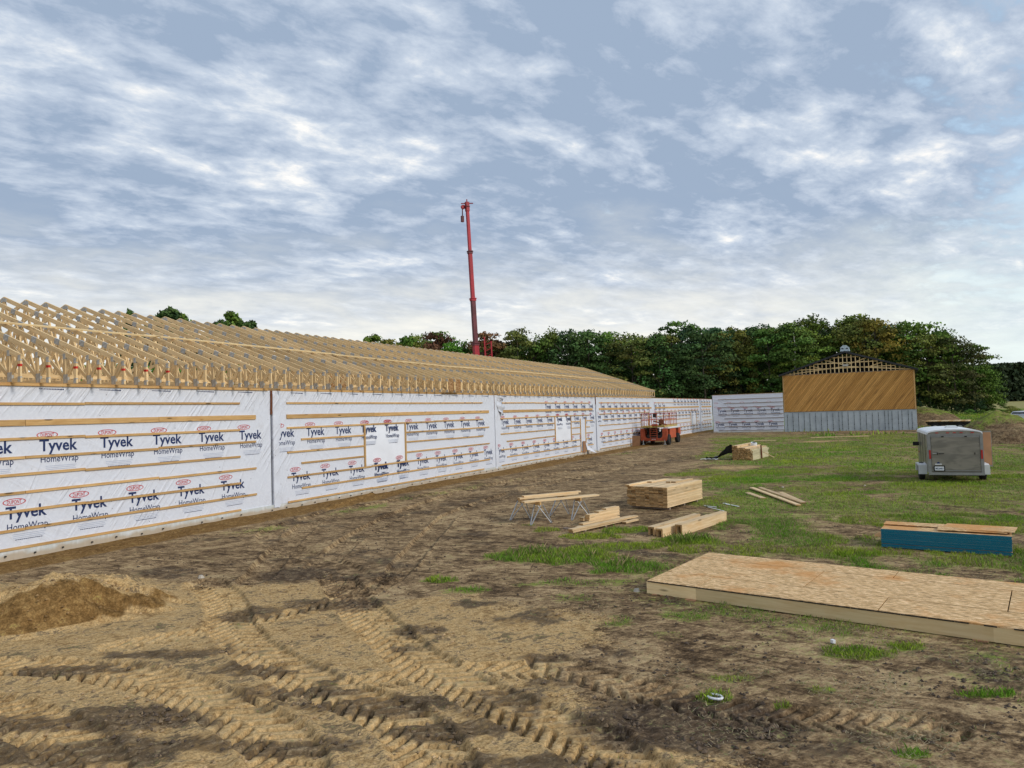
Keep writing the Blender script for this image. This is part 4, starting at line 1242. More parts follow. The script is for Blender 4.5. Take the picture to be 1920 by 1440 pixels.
mb = MB(); mb.cyl((.5, .7, 1.56), (.8, .65, 2.1), .12, 8, r1=.05); mb.box((.7, .62, 1.8), (.5, .3, .4), 0, Matrix.Rotation(.5, 3, 'Z')); mb.beam((.1, 1.1, 1.9), (.6, .2, 1.6), .06, .1); mb.build('tool_bag', M['rust'], lift)
tx = text_mesh('JLG', .17, .004)
V, F = fit(tx, 0, .34, 0, .1)
mb = MB(); mb.add([(0, -p[0], p[2]) for p in V], F); mb.build('maker_lettering', M['white'], lift, (-.056, W3 / 2 + .2, .4), fix=False)

# brown board leaning by the lift
p = SN(54.3, 16.6)
o = box('leaning_board', None, (.03, .62, .82), (*p, gz(*p) + .40), M['card'], (.05, -.18, RZ + .3))
tag(o, 'brown board leaning against the white wall just before the orange lift', 'board')

# ================================================================== CARGO TRAILER
TA = math.radians(24.5)
tr_ = empty('cargo_trailer', (15.1, 24.4, gz(15.1, 24.8)), -TA)     # local y points away from the camera
tag(tr_, 'grey enclosed cargo trailer with white roof standing on the grass', 'trailer')
TW, TL, TB, TH = 1.62, 3.3, .36, 1.72
hw = TW / 2
prof = [(-hw, TB), (hw, TB), (hw, TH - .03)] + [(hw * math.cos(t), TH - .03 + .12 * math.sin(t)) for t in [math.pi * i / 12 for i in range(1, 12)]] + [(-hw, TH - .03)]
mb = MB(); mb.prism([(-hw, TB), (hw, TB), (hw, TH - .03), (-hw, TH - .03)], 'y', .02, TL); mb.build('body_shell', M['pewter'], tr_)
arch = [(hw + .02, TH - .06)] + [((hw + .02) * math.cos(t) if 0 < t < math.pi else 0, TH - .02 + .15 * math.sin(t) ** .8) for t in [math.pi * i / 14 for i in range(1, 14)]] + [(-hw - .02, TH - .06)]
mb = MB(); mb.prism(arch, 'y', .01, TL + .01); rf = mb.build('roof', M['white'], tr_)
mb = MB(); mb.prism([(hw, TH - .07)] + [(hw * .99 * math.cos(t), TH - .045 + .125 * math.sin(t) ** .8) for t in [math.pi * i / 14 for i in range(1, 14)]] + [(-hw, TH - .07)], 'y', -.02, .02)
mb.build('rear_header', M['pewter'], tr_)
mb = MB(); mb.prism([(-.2, 0), (.2, 0), (.14, .09), (-.14, .09)], 'y', 0, .34); mb.build('roof_vent', M['white'], rf, (.05, .9, TH + .12))
for i, xx in enumerate((-.52, -.2, 0, .2, .52)):
    box('marker_lamp', tr_, (.09, .02, .025), (xx, -.03, TH - .0), M['lamp_red'])
for sx in (-1, 1):
    box('corner_post', tr_, (.09, .05, TH - TB - .04), (sx * (hw - .04), -.02, (TH + TB) / 2 - .02), M['trim'])
    box('tail_lamp', tr_, (.05, .02, .30), (sx * (hw - .05), -.055, .98), M['lamp_red'])
box('header_rail', tr_, (TW - .16, .05, .07), (0, -.02, TH - .075), M['trim'])
dr = box('ramp_door', tr_, (TW - .2, .05, TH - TB - .17), (0, -.02, (TH + TB) / 2 - .03), M['pewter'])
for xx in (-.36, .32): box('hinge', dr, (.07, .03, .035), (xx, -.03, (TH - TB) / 2 - .10), M['tyre'])
for sx_ in (-1, 1):
    for kk in range(9): box('rivet', dr, (.012, .008, .012), (sx_ * (TW / 2 - .125), -.028, -.5 + kk * .125), M['tyre'])
box('door_seam', dr, (TW - .24, .006, .008), (0, -.027, -.56), M['tyre'])
for yy_ in (.8, 1.6, 2.4): box('panel_seam', tr_, (.008, .02, TH - TB - .1), (-hw - .003, yy_, (TH + TB) / 2), M['tyre'])
box('door_frame', dr, (TW - .19, .008, .03), (0, -.024, .575), M['trim']); box('door_frame', dr, (TW - .19, .008, .04), (0, -.024, -.58), M['trim'])
box('latch_bar', dr, (.16, .03, .022), (-.42, -.035, .0), M['tyre']); box('latch_bar', dr, (.12, .03, .018), (-.62, -.035, 0), M['steel'])
box('latch', dr, (.022, .03, .08), (-.54, -.04, .0), M['tyre']); box('latch', dr, (.022, .03, .07), (.56, -.04, .0), M['tyre'])
pt = box('number_plate', tr_, (.27, .015, .13), (-.50, -.055, .50), M['litter']); box('plate_frame', pt, (.34, .01, .20), (0, .006, 0), M['tyre'])
tx = text_mesh('ME20403', .1, .002); V, F = fit(tx, -.115, .115, -.035, .03)
mb = MB(); mb.add([(p[0], -.0095, p[2]) for p in V], F); mb.build('plate_number', M['navy'], pt, fix=False)
mb = MB(); mb.cyl((-.52, -.052, .68), (-.52, -.047, .68), .045, 12); mb.box((-.52, -.05, .645), (.2, .006, .03), 1); mb.build('decal', [M['navy'], M['litter']], tr_)
box('rear_beam', tr_, (TW + .02, .1, .09), (0, .0, TB - .04), M['trim'])
box('underframe', tr_, (TW - .3, TL - .1, .1), (0, TL / 2, TB - .06), M['tyre'])
for sx in (-1, 1):
    mb = MB(); mb.prism([(.0, .30), (.02, .52), (.14, .60), (.92, .60), (1.04, .52), (1.06, .30), (1.0, .30), (.98, .50), (.90, .55), (.16, .55), (.07, .50), (.05, .30)], 'x', sx * hw, sx * (hw + .26))
    fdr = mb.build('fender', M['white'], tr_, (0, .62, 0))
    box('fender_skirt', fdr, (.27, .02, .33), (sx * (hw + .13), -.01, .41), M['white'])
    wheel(tr_, (sx * (hw + .12), 1.15, .31), .31, .19, 'x', M['white'])
sdr = box('side_door', tr_, (.04, .72, 1.28), (hw + .27, 1.98, (TH + TB) / 2), [M['pewter']], (0, 0, -1.12))
for sx_ in (-1, 1): box('door_lining', sdr, (.012, .66, 1.18), (sx_ * .027, 0, .01), M['card'])
box('door_edge', sdr, (.05, .03, 1.3), (0, -.37, 0), M['steel'])
box('latch', sdr, (.03, .03, .12), (-.04, -.3, -.1), M['steel'])
box('corner_trim', tr_, (.03, .03, TH - TB), (-hw - .005, .03, (TH + TB) / 2), M['steel'])
box('side_lamp', tr_, (.02, .06, .06), (-hw - .01, TL - .4, .9), M['lamp_red'])
mb = MB(); mb.beam((-.6, TL, TB - .05), (0, TL + 1.1, TB - .05), .08, .1); mb.beam((.6, TL, TB - .05), (0, TL + 1.1, TB - .05), .08, .1); mb.cyl((0, TL + .9, 0), (0, TL + .9, .8), .04, 8)
mb.build('drawbar', M['tyre'], tr_)
box('mirror_box', tr_, (.2, .1, .14), (-hw - .12, TL - .6, 1.22), M['tyre'])

# ================================================================== LUMBER
def W2(p, z=0.0): return (p[0], p[1], gz(p[0], p[1]) + z)
rnd = random.Random(31)
# --- big square stack
P0 = Vector((4.23, 19.9)); PE = Vector((3.4, 20.9)); PL = Vector((5.69, 21.74))
ex = (PL - P0).normalized(); st = empty('lumber_stack', (P0.x, P0.y, gz(P0.x, P0.y)), math.atan2(ex.y, ex.x))
tag(st, 'square strapped stack of pale boards raised on blocks in the middle of the yard', 'lumber stack')
LEN, WID = 2.36, 1.28
for k in range(14):
    for j in range(9):
        off = rnd.uniform(-.012, .012) + (rnd.uniform(.03, .12) if rnd.random() < .10 else 0)
        z = .08 + .0405 * k
        board('board', st, (off, .07 + j * .1415 + (rnd.uniform(-.008, .004) if j == 0 else 0), z + .02), (LEN + rnd.uniform(-.01, .012), .07 + j * .1415, z + .02 + rnd.uniform(-.001, .001)), .137, .0365,
              [M['cut'], M['endgrain']], fm=(0, 0, 0, 1, 0, 1))
for k, (xx) in enumerate((.25, 1.2, 2.1)):
    board('bearer', st, (xx, .05, .035), (xx, WID - .03, .035), .09, .075, M['battenfar'])
def loose(parent_stack, a, b, zz, lab, w_=.14):
    mw = Matrix.Translation(st.location) @ Matrix.Rotation(st.rotation_euler[2], 4, 'Z')
    o = board('loose_board', None, mw @ Vector((a[0], a[1], zz)), mw @ Vector((b[0], b[1], zz)), w_, .038, [M['cut'], M['endgrain']], fm=(0, 0, 0, 1, 0, 1))
    tag(o, lab, 'board'); return o
ztp = .08 + .0405 * 14 + .02
loose(st, (-.06, 1.22), (1.5, 1.20), ztp, 'long board lying loose along the far edge of the square lumber stack')
loose(st, (1.0, 1.05), (1.85, 1.0), ztp, 'short board lying flat on the square stack beside the long loose one')
loose(st, (1.25, .40), (2.32, .34), ztp + .0, 'loose board lying on the right end of the square lumber stack')
loose(st, (1.2, .55), (1.75, .53), ztp, 'shortest loose board on top of the square lumber stack')

# --- far bundle of thin sticks
P0 = Vector((12.45, 37.19)); PL = Vector((14.28, 39.95)); ex = (PL - P0).normalized()
fb_ = empty('stick_bundle', (P0.x, P0.y, gz(P0.x, P0.y)), math.atan2(ex.y, ex.x))
tag(fb_, 'far bundle of thin pale sticks with rough brown ends held by a dark post', 'lumber stack')
for k in range(14):
    for j in range(19):
        if k > 10 and j < 14 - 0 and not (k == 11 and j > 6): continue
        z = .03 + .055 * k; rr = .0 if k < 7 else max(0, (k - 7) * .0)
        a = rnd.uniform(-.05, .05)
        yy = .03 + j * .056
        if j == 0 and k > 8: continue
        if j <= 1 and k == 10: continue
        board('stick', fb_, (a, yy, z), (3.25 + rnd.uniform(-.12, .12), yy + rnd.uniform(-.006, .006), z + rnd.uniform(-.004, .004)), .05, .049,
              [M['greenish'] if j < 2 else M['cut'], M['endgrain']], fm=(0, 0, 0, 1, 0, 1), q=.05)
board('post', fb_, (1.55, -.06, 0), (1.5, -.05, .72), .08, .06, M['rust'], up=(0, 1, 0))
board('stake', fb_, (1.6, -.1, .36), (2.1, -.55, .04), .05, .03, M['cut'])
mw = Matrix.Translation(fb_.location) @ Matrix.Rotation(fb_.rotation_euler[2], 4, 'Z')
mb = MB(); mb.cyl((0, 0, 0), (0, 0, .16), .17, 18); mb.cyl((0, 0, .155), (0, 0, .168), .1, 14, 1)
o = mb.build('wrap_roll', [M['white'], M['tyre']], None, mw @ Vector((2.3, .55, .66)), (.25, .1, 0))
tag(o, 'white plastic roll lying on top of the far stick bundle', 'roll')
# black tarp thrown off the bundle
V = []; F = []; n1, n2 = 16, 10
for i in range(n1):
    for j in range(n2):
        u, v = i / (n1 - 1), j / (n2 - 1)
        h = max(0, .74 * (1 - u * 1.45)) * (.75 + .25 * math.cos(v * 7)) + .06 + .05 * math.sin(9 * u + 11 * v) + .07 * rnd.random()
        p = mw @ Vector((.05 - .25 * v * u + .1 * v - 0 * u, 1.10 + u * 1.45, 0)); p = Vector((p.x + .35 * v * (1 - .2 * u) * 1.0, p.y + .55 * v * (1 - u * .5), gz(p.x, p.y) + h * (1 - .3 * v)))
        V.append(p)
for i in range(n1 - 1):
    for j in range(n2 - 1):
        q = i * n2 + j; F.append((q, q + 1, q + n2 + 1, q + n2))
mb = MB(); mb.add(V, F); o = mb.build('black_tarp', M['tar'], None, smooth=False, fix=False)
tag(o, 'black plastic tarp crumpled on the ground against the far stick bundle', 'tarp')
p = W2((10.4, 37.9), .05)
mb = MB()
for k in range(7):
    mb.beam((k * .13 - .5, .04 * math.sin(k * 2), .02 + .03 * (k % 2)), (k * .13 - .36, .04 * math.sin(k * 2 + 2), .05), .16, .012)
o = mb.build('plastic_scrap', M['litter'], None, p, (0, 0, -.5)); tag(o, 'pale plastic scrap at the foot of the black tarp', 'plastic')

# --- stepped pile of short boards
ps = empty('board_pile', W2((1.25, 16.62)), math.radians(45.5))
tag(ps, 'small stepped pile of short and long boards lying in the grass', 'lumber stack')
CF = dict(fm=(0, 0, 0, 1, 0, 1)); CM = [M['cut'], M['endgrain']]
board('board', ps, (0, .0, .10), (2.62, -.02, .10), .14, .038, CM, **CF)
board('board', ps, (.02, .0, .055), (2.2, .03, .055), .14, .038, CM, **CF)
board('board', ps, (.75, .17, .06), (2.7, .16, .07), .14, .038, CM, **CF)
board('board', ps, (.6, .30, .05), (2.72, .26, .05), .14, .038, CM, **CF)
board('board', ps, (.8, .33, .10), (2.3, .33, .10), .14, .038, CM, **CF)
board('board', ps, (1.9, -.16, .035), (2.5, -.12, .035), .12, .038, CM, **CF)
for k in range(6):
    a = [1.15, 1.17, 1.17, 1.18, 1.55, 1.85][k]
    board('board', ps, (a, .42, .14 + .039 * k), (2.42 - .01 * (k % 2), .42, .14 + .039 * k), .14, .038, CM, **CF)
board('board', ps, (1.1, .55, .14), (2.40, .55, .14), .12, .038, CM, **CF)
board('board', ps, (1.12, .56, .18), (2.41, .56, .18), .12, .038, CM, **CF)
for xx in (.5, 1.3, 2.2): board('bearer', ps, (xx, -.05, .02), (xx, .62, .015), .07, .035, M['battenfar'])

# --- three hollow built-up beams
bs = empty('beam_pile', W2((3.2, 15.95)), math.radians(50))
tag(bs, 'three hollow built-up timber beams lying side by side in the grass', 'lumber stack')
def hollow(x0, x1, y, hgt, wd=.17, zz=.0):
    board('side_board', bs, (x0, y - wd / 2 + .02, zz + hgt / 2), (x1, y - wd / 2 + .02, zz + hgt / 2), .038, hgt, CM, **CF)
    board('side_board', bs, (x0 + .02, y + wd / 2 - .02, zz + hgt / 2), (x1 - .03, y + wd / 2 - .02, zz + hgt / 2), .038, hgt, CM, **CF)
    board('cap_board', bs, (x0 - .01, y, zz + hgt + .02), (x1 + .01, y, zz + hgt + .02), wd, .038, CM, **CF)
hollow(.1, 2.45, .28, .155); hollow(.0, 1.25, .02, .15); hollow(.42, 2.85, -.24, .20)
board('side_board', bs, (.9, .03, .15), (2.6, .03, .15), .12, .038, CM, **CF)

# --- sawhorses and planks
gd = math.radians(29.2)
hx = Vector((math.cos(gd), math.sin(gd), 0)); hy = Vector((-math.sin(gd), math.cos(gd), 0))
org = Vector((.22, 18.02, gz(.3, 18)))
def sawhorse(t, lab):
    c = org + hx * t
    r = empty('sawhorse', c, gd)
    tag(r, lab, 'sawhorse', 'sawhorses under the loose planks')
    board('crossbar', r, (0, -.10, .525), (0, 1.02, .525), .038, .088, M['spruce_orange'])
    for ye in (.0, .86):
        for sg in (-1, 1):
            b = MB(); foot = Vector((sg * .30, ye + (.10 if ye > .3 else -.10), .015))
            a1 = Vector((sg * .03, ye - .16, .50)); a2 = Vector((sg * .03, ye + .16, .50))
            b.path([a1, foot + Vector((0, -.03, .02)), foot, foot + Vector((0, .03, .02)), a2], .014, 6)
            b.build('leg', M['steel'], r)
sawhorse(.42, 'nearer metal legged sawhorse holding the left ends of the loose planks')
sawhorse(1.66, 'farther metal legged sawhorse holding the right ends of the loose planks')
def plank(a, b, w_, z, lab):
    p = org + hx * a[0] + hy * a[1]; q = org + hx * b[0] + hy * b[1]
    o = board('plank', None, (p.x, p.y, org.z + z), (q.x, q.y, org.z + z), w_, .038, CM, **CF); tag(o, lab, 'plank'); return o
plank((.0, .08), (2.28, .02), .19, .59, 'nearest wide plank lying across both sawhorses')
plank((.28, .78), (2.1, .72), .14, .592, 'lower plank at the far side of the sawhorses')
plank((.42, .80), (2.2, .74), .14, .632, 'upper plank lying on another at the far side of the sawhorses')

# --- loose planks in the grass to the right
LP = [((8.05, 24.3), (7.82, 19.75), .14, .07, 'long nearest plank of the loose four lying in the grass'),
      ((8.25, 24.1), (8.06, 20.0), .14, .09, 'long plank with split end lying on the loose four in the grass'),
      ((7.55, 23.2), (7.5, 21.6), .17, .03, 'short broken plank poking out on the left under the loose planks'),
      ((8.5, 22.9), (8.2, 20.4), .15, .045, 'lowest plank lying crooked beneath the loose planks in the grass')]
for a, b, w_, z, lab in LP:
    o = board('plank', None, W2(a, z), W2(b, z), w_, .032, CM, **CF); tag(o, lab, 'plank')

# --- blue-edged sheet stack
A2 = Vector((7.20, 14.15)); B2 = Vector((8.95, 12.95)); ex = (B2 - A2).normalized()
bsk = empty('sheet_stack', (A2.x, A2.y, gz(8, 13.5)), math.atan2(ex.y, ex.x))
tag(bsk, 'stack of flake board sheets with bright blue painted edges', 'sheet stack')
SL_ = (B2 - A2).length
for k in range(27):
    z = .03 + k * .0128 + (.008 if k >= 5 else 0)
    dx_ = rnd.uniform(-.004, .004); dy_ = rnd.uniform(-.003, .003)
    box('sheet', bsk, (SL_, .86, .0122), (SL_ / 2 + dx_, .43 + dy_, z), [M['osb'], M['blue']], fm=(0, 0, 1, 1, 1, 1))
for xx in (.3, 1.8): board('bearer', bsk, (xx, .02, .01), (xx, .84, .01), .09, .03, M['battenfar'])
box('stray_sheet_edge', bsk, (.16, .5, .012), (-.05, .35, .21), M['osb'])
mwb = Matrix.Translation(bsk.location) @ Matrix.Rotation(bsk.rotation_euler[2], 4, 'Z')
def lsheet(c, size, rz, tilt, lab):
    p = mwb @ Vector(c)
    o = box('loose_sheet', None, (*size, .012), p, [M['osb']], (tilt[0], tilt[1], bsk.rotation_euler[2] + rz)); tag(o, lab, 'sheet'); return o
lsheet((.92, .66, .401), (1.85, .40), .0, (0, 0), 'narrow board sheet along the back of the blue-edged stack')
lsheet((1.62, .50, .425), (1.15, .62), -.10, (.01, -.012), 'loose flake board sheet hanging over the right end of the blue-edged stack')
lsheet((1.5, .40, .409), (1.1, .60), .03, (.0, -.0), 'sheet lying just beneath the overhanging loose sheet on the blue-edged stack')

# --- big floor deck
DG = math.radians(-37.2)
dk_ = empty('floor_deck', (1.99, 11.12, gz(3, 11)), DG)
tag(dk_, 'large low platform of flake board panels framed with timber lying on the ground', 'deck')
DLn, DWd, DZ = 7.6, 2.50, .205
cuts = {0: (0, .74, [.80, 3.24, 5.68]), 1: (.74, 1.96, [2.13, 4.57, 7.0]), 2: (1.96, DWd, [3.10, 5.54])}
for r_, (ya_, yb_, cc) in cuts.items():
    e = [0] + cc + [DLn]
    for a, b in zip(e[:-1], e[1:]):
        box('floor_panel', dk_, (b - a - .014, yb_ - ya_ - .02, .018), ((a + b) / 2, (ya_ + yb_) / 2, DZ - .009 + rnd.uniform(0, .0015)), M['osb'])
e = [0, .80, 4.46, DLn]
for a, b in zip(e[:-1], e[1:]):
    board('rim_board', dk_, (a + .002, .022, .098), (b - .002, .022, .098), .038, .172, M['spruce'])
    board('rim_board', dk_, (a + .002, DWd - .022, .098), (b - .002, DWd - .022, .098), .038, .172, M['spruce'])
board('rim_board', dk_, (.022, .045, .098), (.022, DWd - .045, .098), .038, .172, M['spruce'])
board('rim_board', dk_, (DLn - .022, .045, .098), (DLn - .022, DWd - .045, .098), .038, .172, M['spruce'])
x = .4
while x < DLn - .1:
    board('joist', dk_, (x, .045, .098), (x, DWd - .045, .098), .038, .170, M['spruce']); x += .41
for k in range(26):                                       # black edge strip along the near rim
    x0_ = .02 + k * .29
    L_ = .285 if k < 14 else rnd.uniform(.10, .2)
    if x0_ + L_ < DLn: box('edge_strip', dk_, (L_, .006, .014), (x0_ + L_ / 2, -.001, DZ - .012), M['tyre'])
for (xx, yy) in ((.26, .0), (.80, -.02), (.02, 1.55), (4.4, 0.02)):
    board('shim', dk_, (xx - .07, yy + .1, -.0), (xx - .07, yy - .06, -.0), .16, .03, M['card'])

# --- small things on the ground
def litter(name, p, lab, cat, build):
    mb = MB(); build(mb); o = mb.build(name, M['litter'], None, W2(p, .012), (0, 0, rnd.uniform(0, 3))); tag(o, lab, cat)
def hoop(mb):
    pts = [Vector((.075 * math.cos(t), .055 * math.sin(t), .012)) for t in [math.radians(a) for a in range(40, 321, 28)]]
    mb.path(pts, .012, 6)
litter('plastic_ring', (1.9, 7.1), 'small broken white plastic ring on the bare earth near the deck', 'plastic', hoop)
litter('paper_scrap', (3.73, 8.58), 'tiny white scrap in the grass tuft before the deck', 'litter', lambda mb: mb.box((0, 0, .02), (.05, .035, .04)))
litter('plastic_strip', (6.2, 20.5), 'white plastic strip on the ground right of the square lumber stack', 'plastic', lambda mb: (mb.beam((-.35, 0, .01), (.1, .05, .02), .05, .01), mb.beam((.1, .05, .02), (.45, -.02, .01), .08, .01)))
litter('plastic_strip', (5.6, 19.9), 'thin torn strip on the dark soil in front of the square stack', 'plastic', lambda mb: (mb.beam((-.5, 0, .01), (.4, .1, .01), .03, .008), mb.beam((.3, -.1, .01), (.7, .1, .01), .04, .008)))
for (p, s_, lab) in [((1.86, 11.25), .06, 'pale stone at the left corner of the deck'), ((-5.85, 13.25), .07, 'pale stone lying on the sand behind the dug pile'), ((9.3, 24.8), .05, 'pale stone in the grass beyond the loose planks'), ((12.0, 24.5), .05, 'pale stone lying in the grass left of the trailer')]:
    mb = MB(); R_ = random.Random(int(p[0] * 100))
    mb.cyl((0, 0, -.02), (0, 0, s_ * .7), s_, 7, r1=s_ * .55); mb.v = [(a + R_.uniform(-.012, .012), b + R_.uniform(-.012, .012), c) for a, b, c in mb.v]
    o = mb.build('stone', M['stone'], None, W2(p)); tag(o, lab, 'stone')
for (a, b, lab) in [((24.6, 58.9), (29.0, 58.2), 'long pale plank lying on the bare strip before the shed'), ((19.4, 57.6), (21.0, 57.0), 'short pale board on the dirt before the wrapped wall')]:
    o = board('plank', None, W2(a, .05), W2(b, .05), .22, .05, M['cut']); tag(o, lab, 'plank')

# ================================================================== MOUNDS, CARS AND THE FLATBED BEYOND
def mound(cx, cy, rx, ry, h, lab, seed, cut_dir=None):
    n = 70
    xs = np.linspace(-1.25, 1.25, n); ys = np.linspace(-1.25, 1.25, n)
    st_ = {}
    def zf(X_, Y_):
        r = np.hypot(X_, Y_)
        z = h * np.clip(1 - r ** 2.1, 0, 1) ** 1.0 * (1 + .25 * fbm(X_ * 2 + seed, Y_ * 2, 4)) + .10 * fbm(X_ * 6 + seed, Y_ * 6, 4) * (r < 1.05)
        z = np.where(r > 1.0, -.25 * (r - 1) * 4, z)
        gr = sstep(z / h + .35 * fbm(X_ * 3, Y_ * 3 + seed, 4) - .25 * Y_ * -1, .38, .75)
        back = sstep(Y_ + .3 * fbm(X_ * 2, Y_ * 2, 3), -.15, .1)
        gr = np.maximum(gr * .9, back) * (.75 + .5 * fbm(X_ * 5, Y_ * 5, 4))
        st_['c'] = np.stack([np.zeros(gr.size), gr.ravel() * .95, np.full(gr.size, .0)], -1)
        st_['d'] = np.stack([np.full(gr.size, .6), np.zeros(gr.size), np.zeros(gr.size)], -1)
        return z
    me, _, _, _ = grid_mesh('dirt_mound', xs, ys, zf, [M['ground']])
    set_attr(me, 'cover', st_['c']); set_attr(me, 'cover2', st_['d'])
    o = link('dirt_mound', me, None, (cx, cy, gz(cx, cy) - .05), (0, 0, -.6)); o.scale = (rx, ry, 1)
    tag(o, lab, 'mound'); return o
mound(31.8, 46.5, 3.1, 2.6, 1.8, 'brown earth mound with grassy top at the right edge beyond the trailer', 3)
mound(41.2, 72.0, 4.2, 3.4, 2.1, 'low grassy earth mound just beside the right end of the shed', 9)

def car(name, loc, rz, L_, W_, H_, paint, lab, suv=True):
    r = empty(name, loc, rz); tag(r, lab, 'car')
    hl = L_ / 2
    body = [(-hl, .35), (-hl + .05, .75), (-hl + .12, .98), (-hl + 1.0 if not suv else -hl + 1.15, 1.02), (hl - .5, 1.02) if suv else (hl - .35, 1.0), (hl - .02, .95), (hl, .4), (hl - .1, .28), (-hl + .15, .28)]
    mb = MB(); mb.prism(body, 'y', -W_ / 2, W_ / 2); b = mb.build('body', paint, r)
    mb = MB(); top = [(-hl + 1.1, 1.0), (-hl + 1.75, H_ - .04), (-hl + 2.0, H_), (hl - .55, H_ - .02), (hl - .12, 1.0)]
    mb.prism(top, 'y', -W_ / 2 + .1, W_ / 2 - .1); mb.build('cabin', paint, r)
    mb = MB()
    for s_ in (-1, 1):
        mb.prism([(-hl + 1.3, 1.05), (-hl + 1.85, H_ - .12), (hl - .7, H_ - .12), (hl - .4, 1.05)], 'y', s_ * (W_ / 2 - .1), s_ * (W_ / 2 - .085))
    mb.build('side_window', M['glass'], r)
    mb = MB(); mb.beam((hl - .2, 0, 1.10), (hl - .44, 0, H_ - .1), W_ - .4, .1, up=(1, 0, 0)); mb.build('rear_window', M['glass'], r)
    mb = MB(); mb.beam((-hl + 1.2, 0, 1.08), (-hl + 1.72, 0, H_ - .08), W_ - .4, .06, up=(1, 0, 0)); mb.build('windscreen', M['glass'], r)
    for s_ in (-1, 1):
        box('tail_lamp', r, (.06, .2, .26), (hl - .03, s_ * (W_ / 2 - .14), .88), M['lamp_red'])
        for xx in (-hl + .85, hl - .85): wheel(r, (xx, s_ * (W_ / 2 - .1), .33), .33, .22, 'y', M['steel'])
    box('bumper', r, (.14, W_ - .1, .2), (hl, 0, .5), paint)
    return r
car('dark_car', (52.0, 89.5, gz(52, 89.5) - .2), math.radians(-12), 4.4, 1.8, 1.5, M['car_dark'], 'dark estate car half hidden behind the low mound beside the shed')
car('white_car', (54.9, 75.5, gz(55, 75.5) - .1), math.radians(-155), 4.4, 1.8, 1.35, M['car_white'], 'white car partly in view beyond the earth mound at the right edge', False)
fl = empty('flatbed_cart', (*[37.4, 61.2], gz(37.4, 61.2)), math.radians(-35))
tag(fl, 'dark flatbed cart loaded with boards standing behind the cargo trailer', 'cart')
box('bed', fl, (3.2, 1.6, .14), (0, 0, .78), M['tyre']); box('frame', fl, (3.0, 1.1, .16), (0, 0, .62), M['lift_dark'])
for xx in (-.9, .9):
    for yy in (-.75, .75): wheel(fl, (xx, yy, .36), .36, .22, 'y', M['steel'])
mfl = Matrix.Translation(fl.location) @ Matrix.Rotation(fl.rotation_euler[2], 4, 'Z')
for k in range(11):
    a = mfl @ Vector((-1.5 + k * .29, -.95 + rnd.uniform(-.1, .1), .90 + .0 * k)); b = mfl @ Vector((-1.5 + k * .29 + .1, .95, .92))
    o = board('plank', None, a, b, .25, .07, M['cut'] if k % 3 else M['spruce_orange'])
    tag(o, 'board lying crossways in the row on the dark flatbed cart', 'plank', 'boards on the flatbed cart')

# ================================================================== TREES
def crown_mesh(seed, kind):
    R_ = np.random.RandomState(seed)
    V, F, C_ = [], [], []
    ncl = {'round': 64, 'tall': 60, 'spiky': 46, 'bush': 30, 'loose': 80}[kind]
    for c in range(ncl):
        u = (c + R_.rand()) / ncl
        if kind == 'round': z = .12 + .84 * u; R = .30 * math.sin(math.pi * (u * .80 + .16)) ** .6
        elif kind == 'tall': z = .10 + .88 * u; R = .215 * math.sin(math.pi * (u * .82 + .14)) ** .7
        elif kind == 'spiky': z = .18 + .80 * u; R = .22 * (1 - u) ** .6 + .03
        elif kind == 'loose': z = .40 + .58 * u; R = .20 * math.sin(math.pi * (u * .78 + .16)) * R_.uniform(.5, 1.1)
        else: z = .08 + .82 * u; R = .55 * math.sin(math.pi * (u * .6 + .35))
        a = R_.rand() * 6.283; rr = R * (.35 + .65 * R_.rand() ** .5)
        cx, cy = rr * math.cos(a), rr * math.sin(a)
        cr_ = {'round': .085, 'tall': .07, 'spiky': .055, 'bush': .17, 'loose': .036}[kind] * R_.uniform(.65, 1.35)
        tone = R_.uniform(.45, 1.6)
        hue = R_.uniform(-.12, .12)
        nl = int({'round': 95, 'tall': 90, 'spiky': 80, 'bush': 90, 'loose': 70}[kind] * R_.uniform(.8, 1.2))
        d = R_.normal(size=(nl, 3)); d /= np.linalg.norm(d, axis=1)[:, None]
        d[:, 2] = np.abs(d[:, 2]) * .9 - .25 * (R_.rand(nl) < .3)
        p = d * (cr_ * R_.uniform(.55, 1.12, nl)[:, None]) * np.array([1.15, 1.15, {'spiky': 1.9, 'loose': 1.5}.get(kind, .72)]) + np.array([cx, cy, z])
        s = R_.uniform(.008, .017, nl) * (2.0 if kind == 'bush' else 1)
        nrm = d + R_.normal(size=(nl, 3)) * .55; nrm /= np.linalg.norm(nrm, axis=1)[:, None]
        t1 = np.cross(nrm, R_.normal(size=(nl, 3))); t1 /= np.linalg.norm(t1, axis=1)[:, None] + 1e-9
        t2 = np.cross(nrm, t1)
        k = sum(len(x_) for x_ in V)
        q = np.stack([p - t1 * s[:, None], p - t2 * s[:, None] * .7, p + t1 * s[:, None], p + t2 * s[:, None] * .7], 1).reshape(-1, 3)
        V.append(q); F.append(np.arange(len(q)) + k)
        tc_ = tone * R_.uniform(.8, 1.2, nl)
        col_ = np.stack([tc_ * (1 + hue), tc_, tc_ * (1 - hue * .5)], -1)
        C_.append(np.repeat(col_, 4, 0))
    V = np.concatenate(V); F = np.concatenate(F); C_ = np.concatenate(C_)
    V[:, 2] *= .97 / np.percentile(V[:, 2], 99.7)
    me = mesh_from('crown', V, F, np.arange(len(F) // 4) * 4, [M['leaf']], smooth=False)
    set_attr(me, 'tone', C_)
    return me
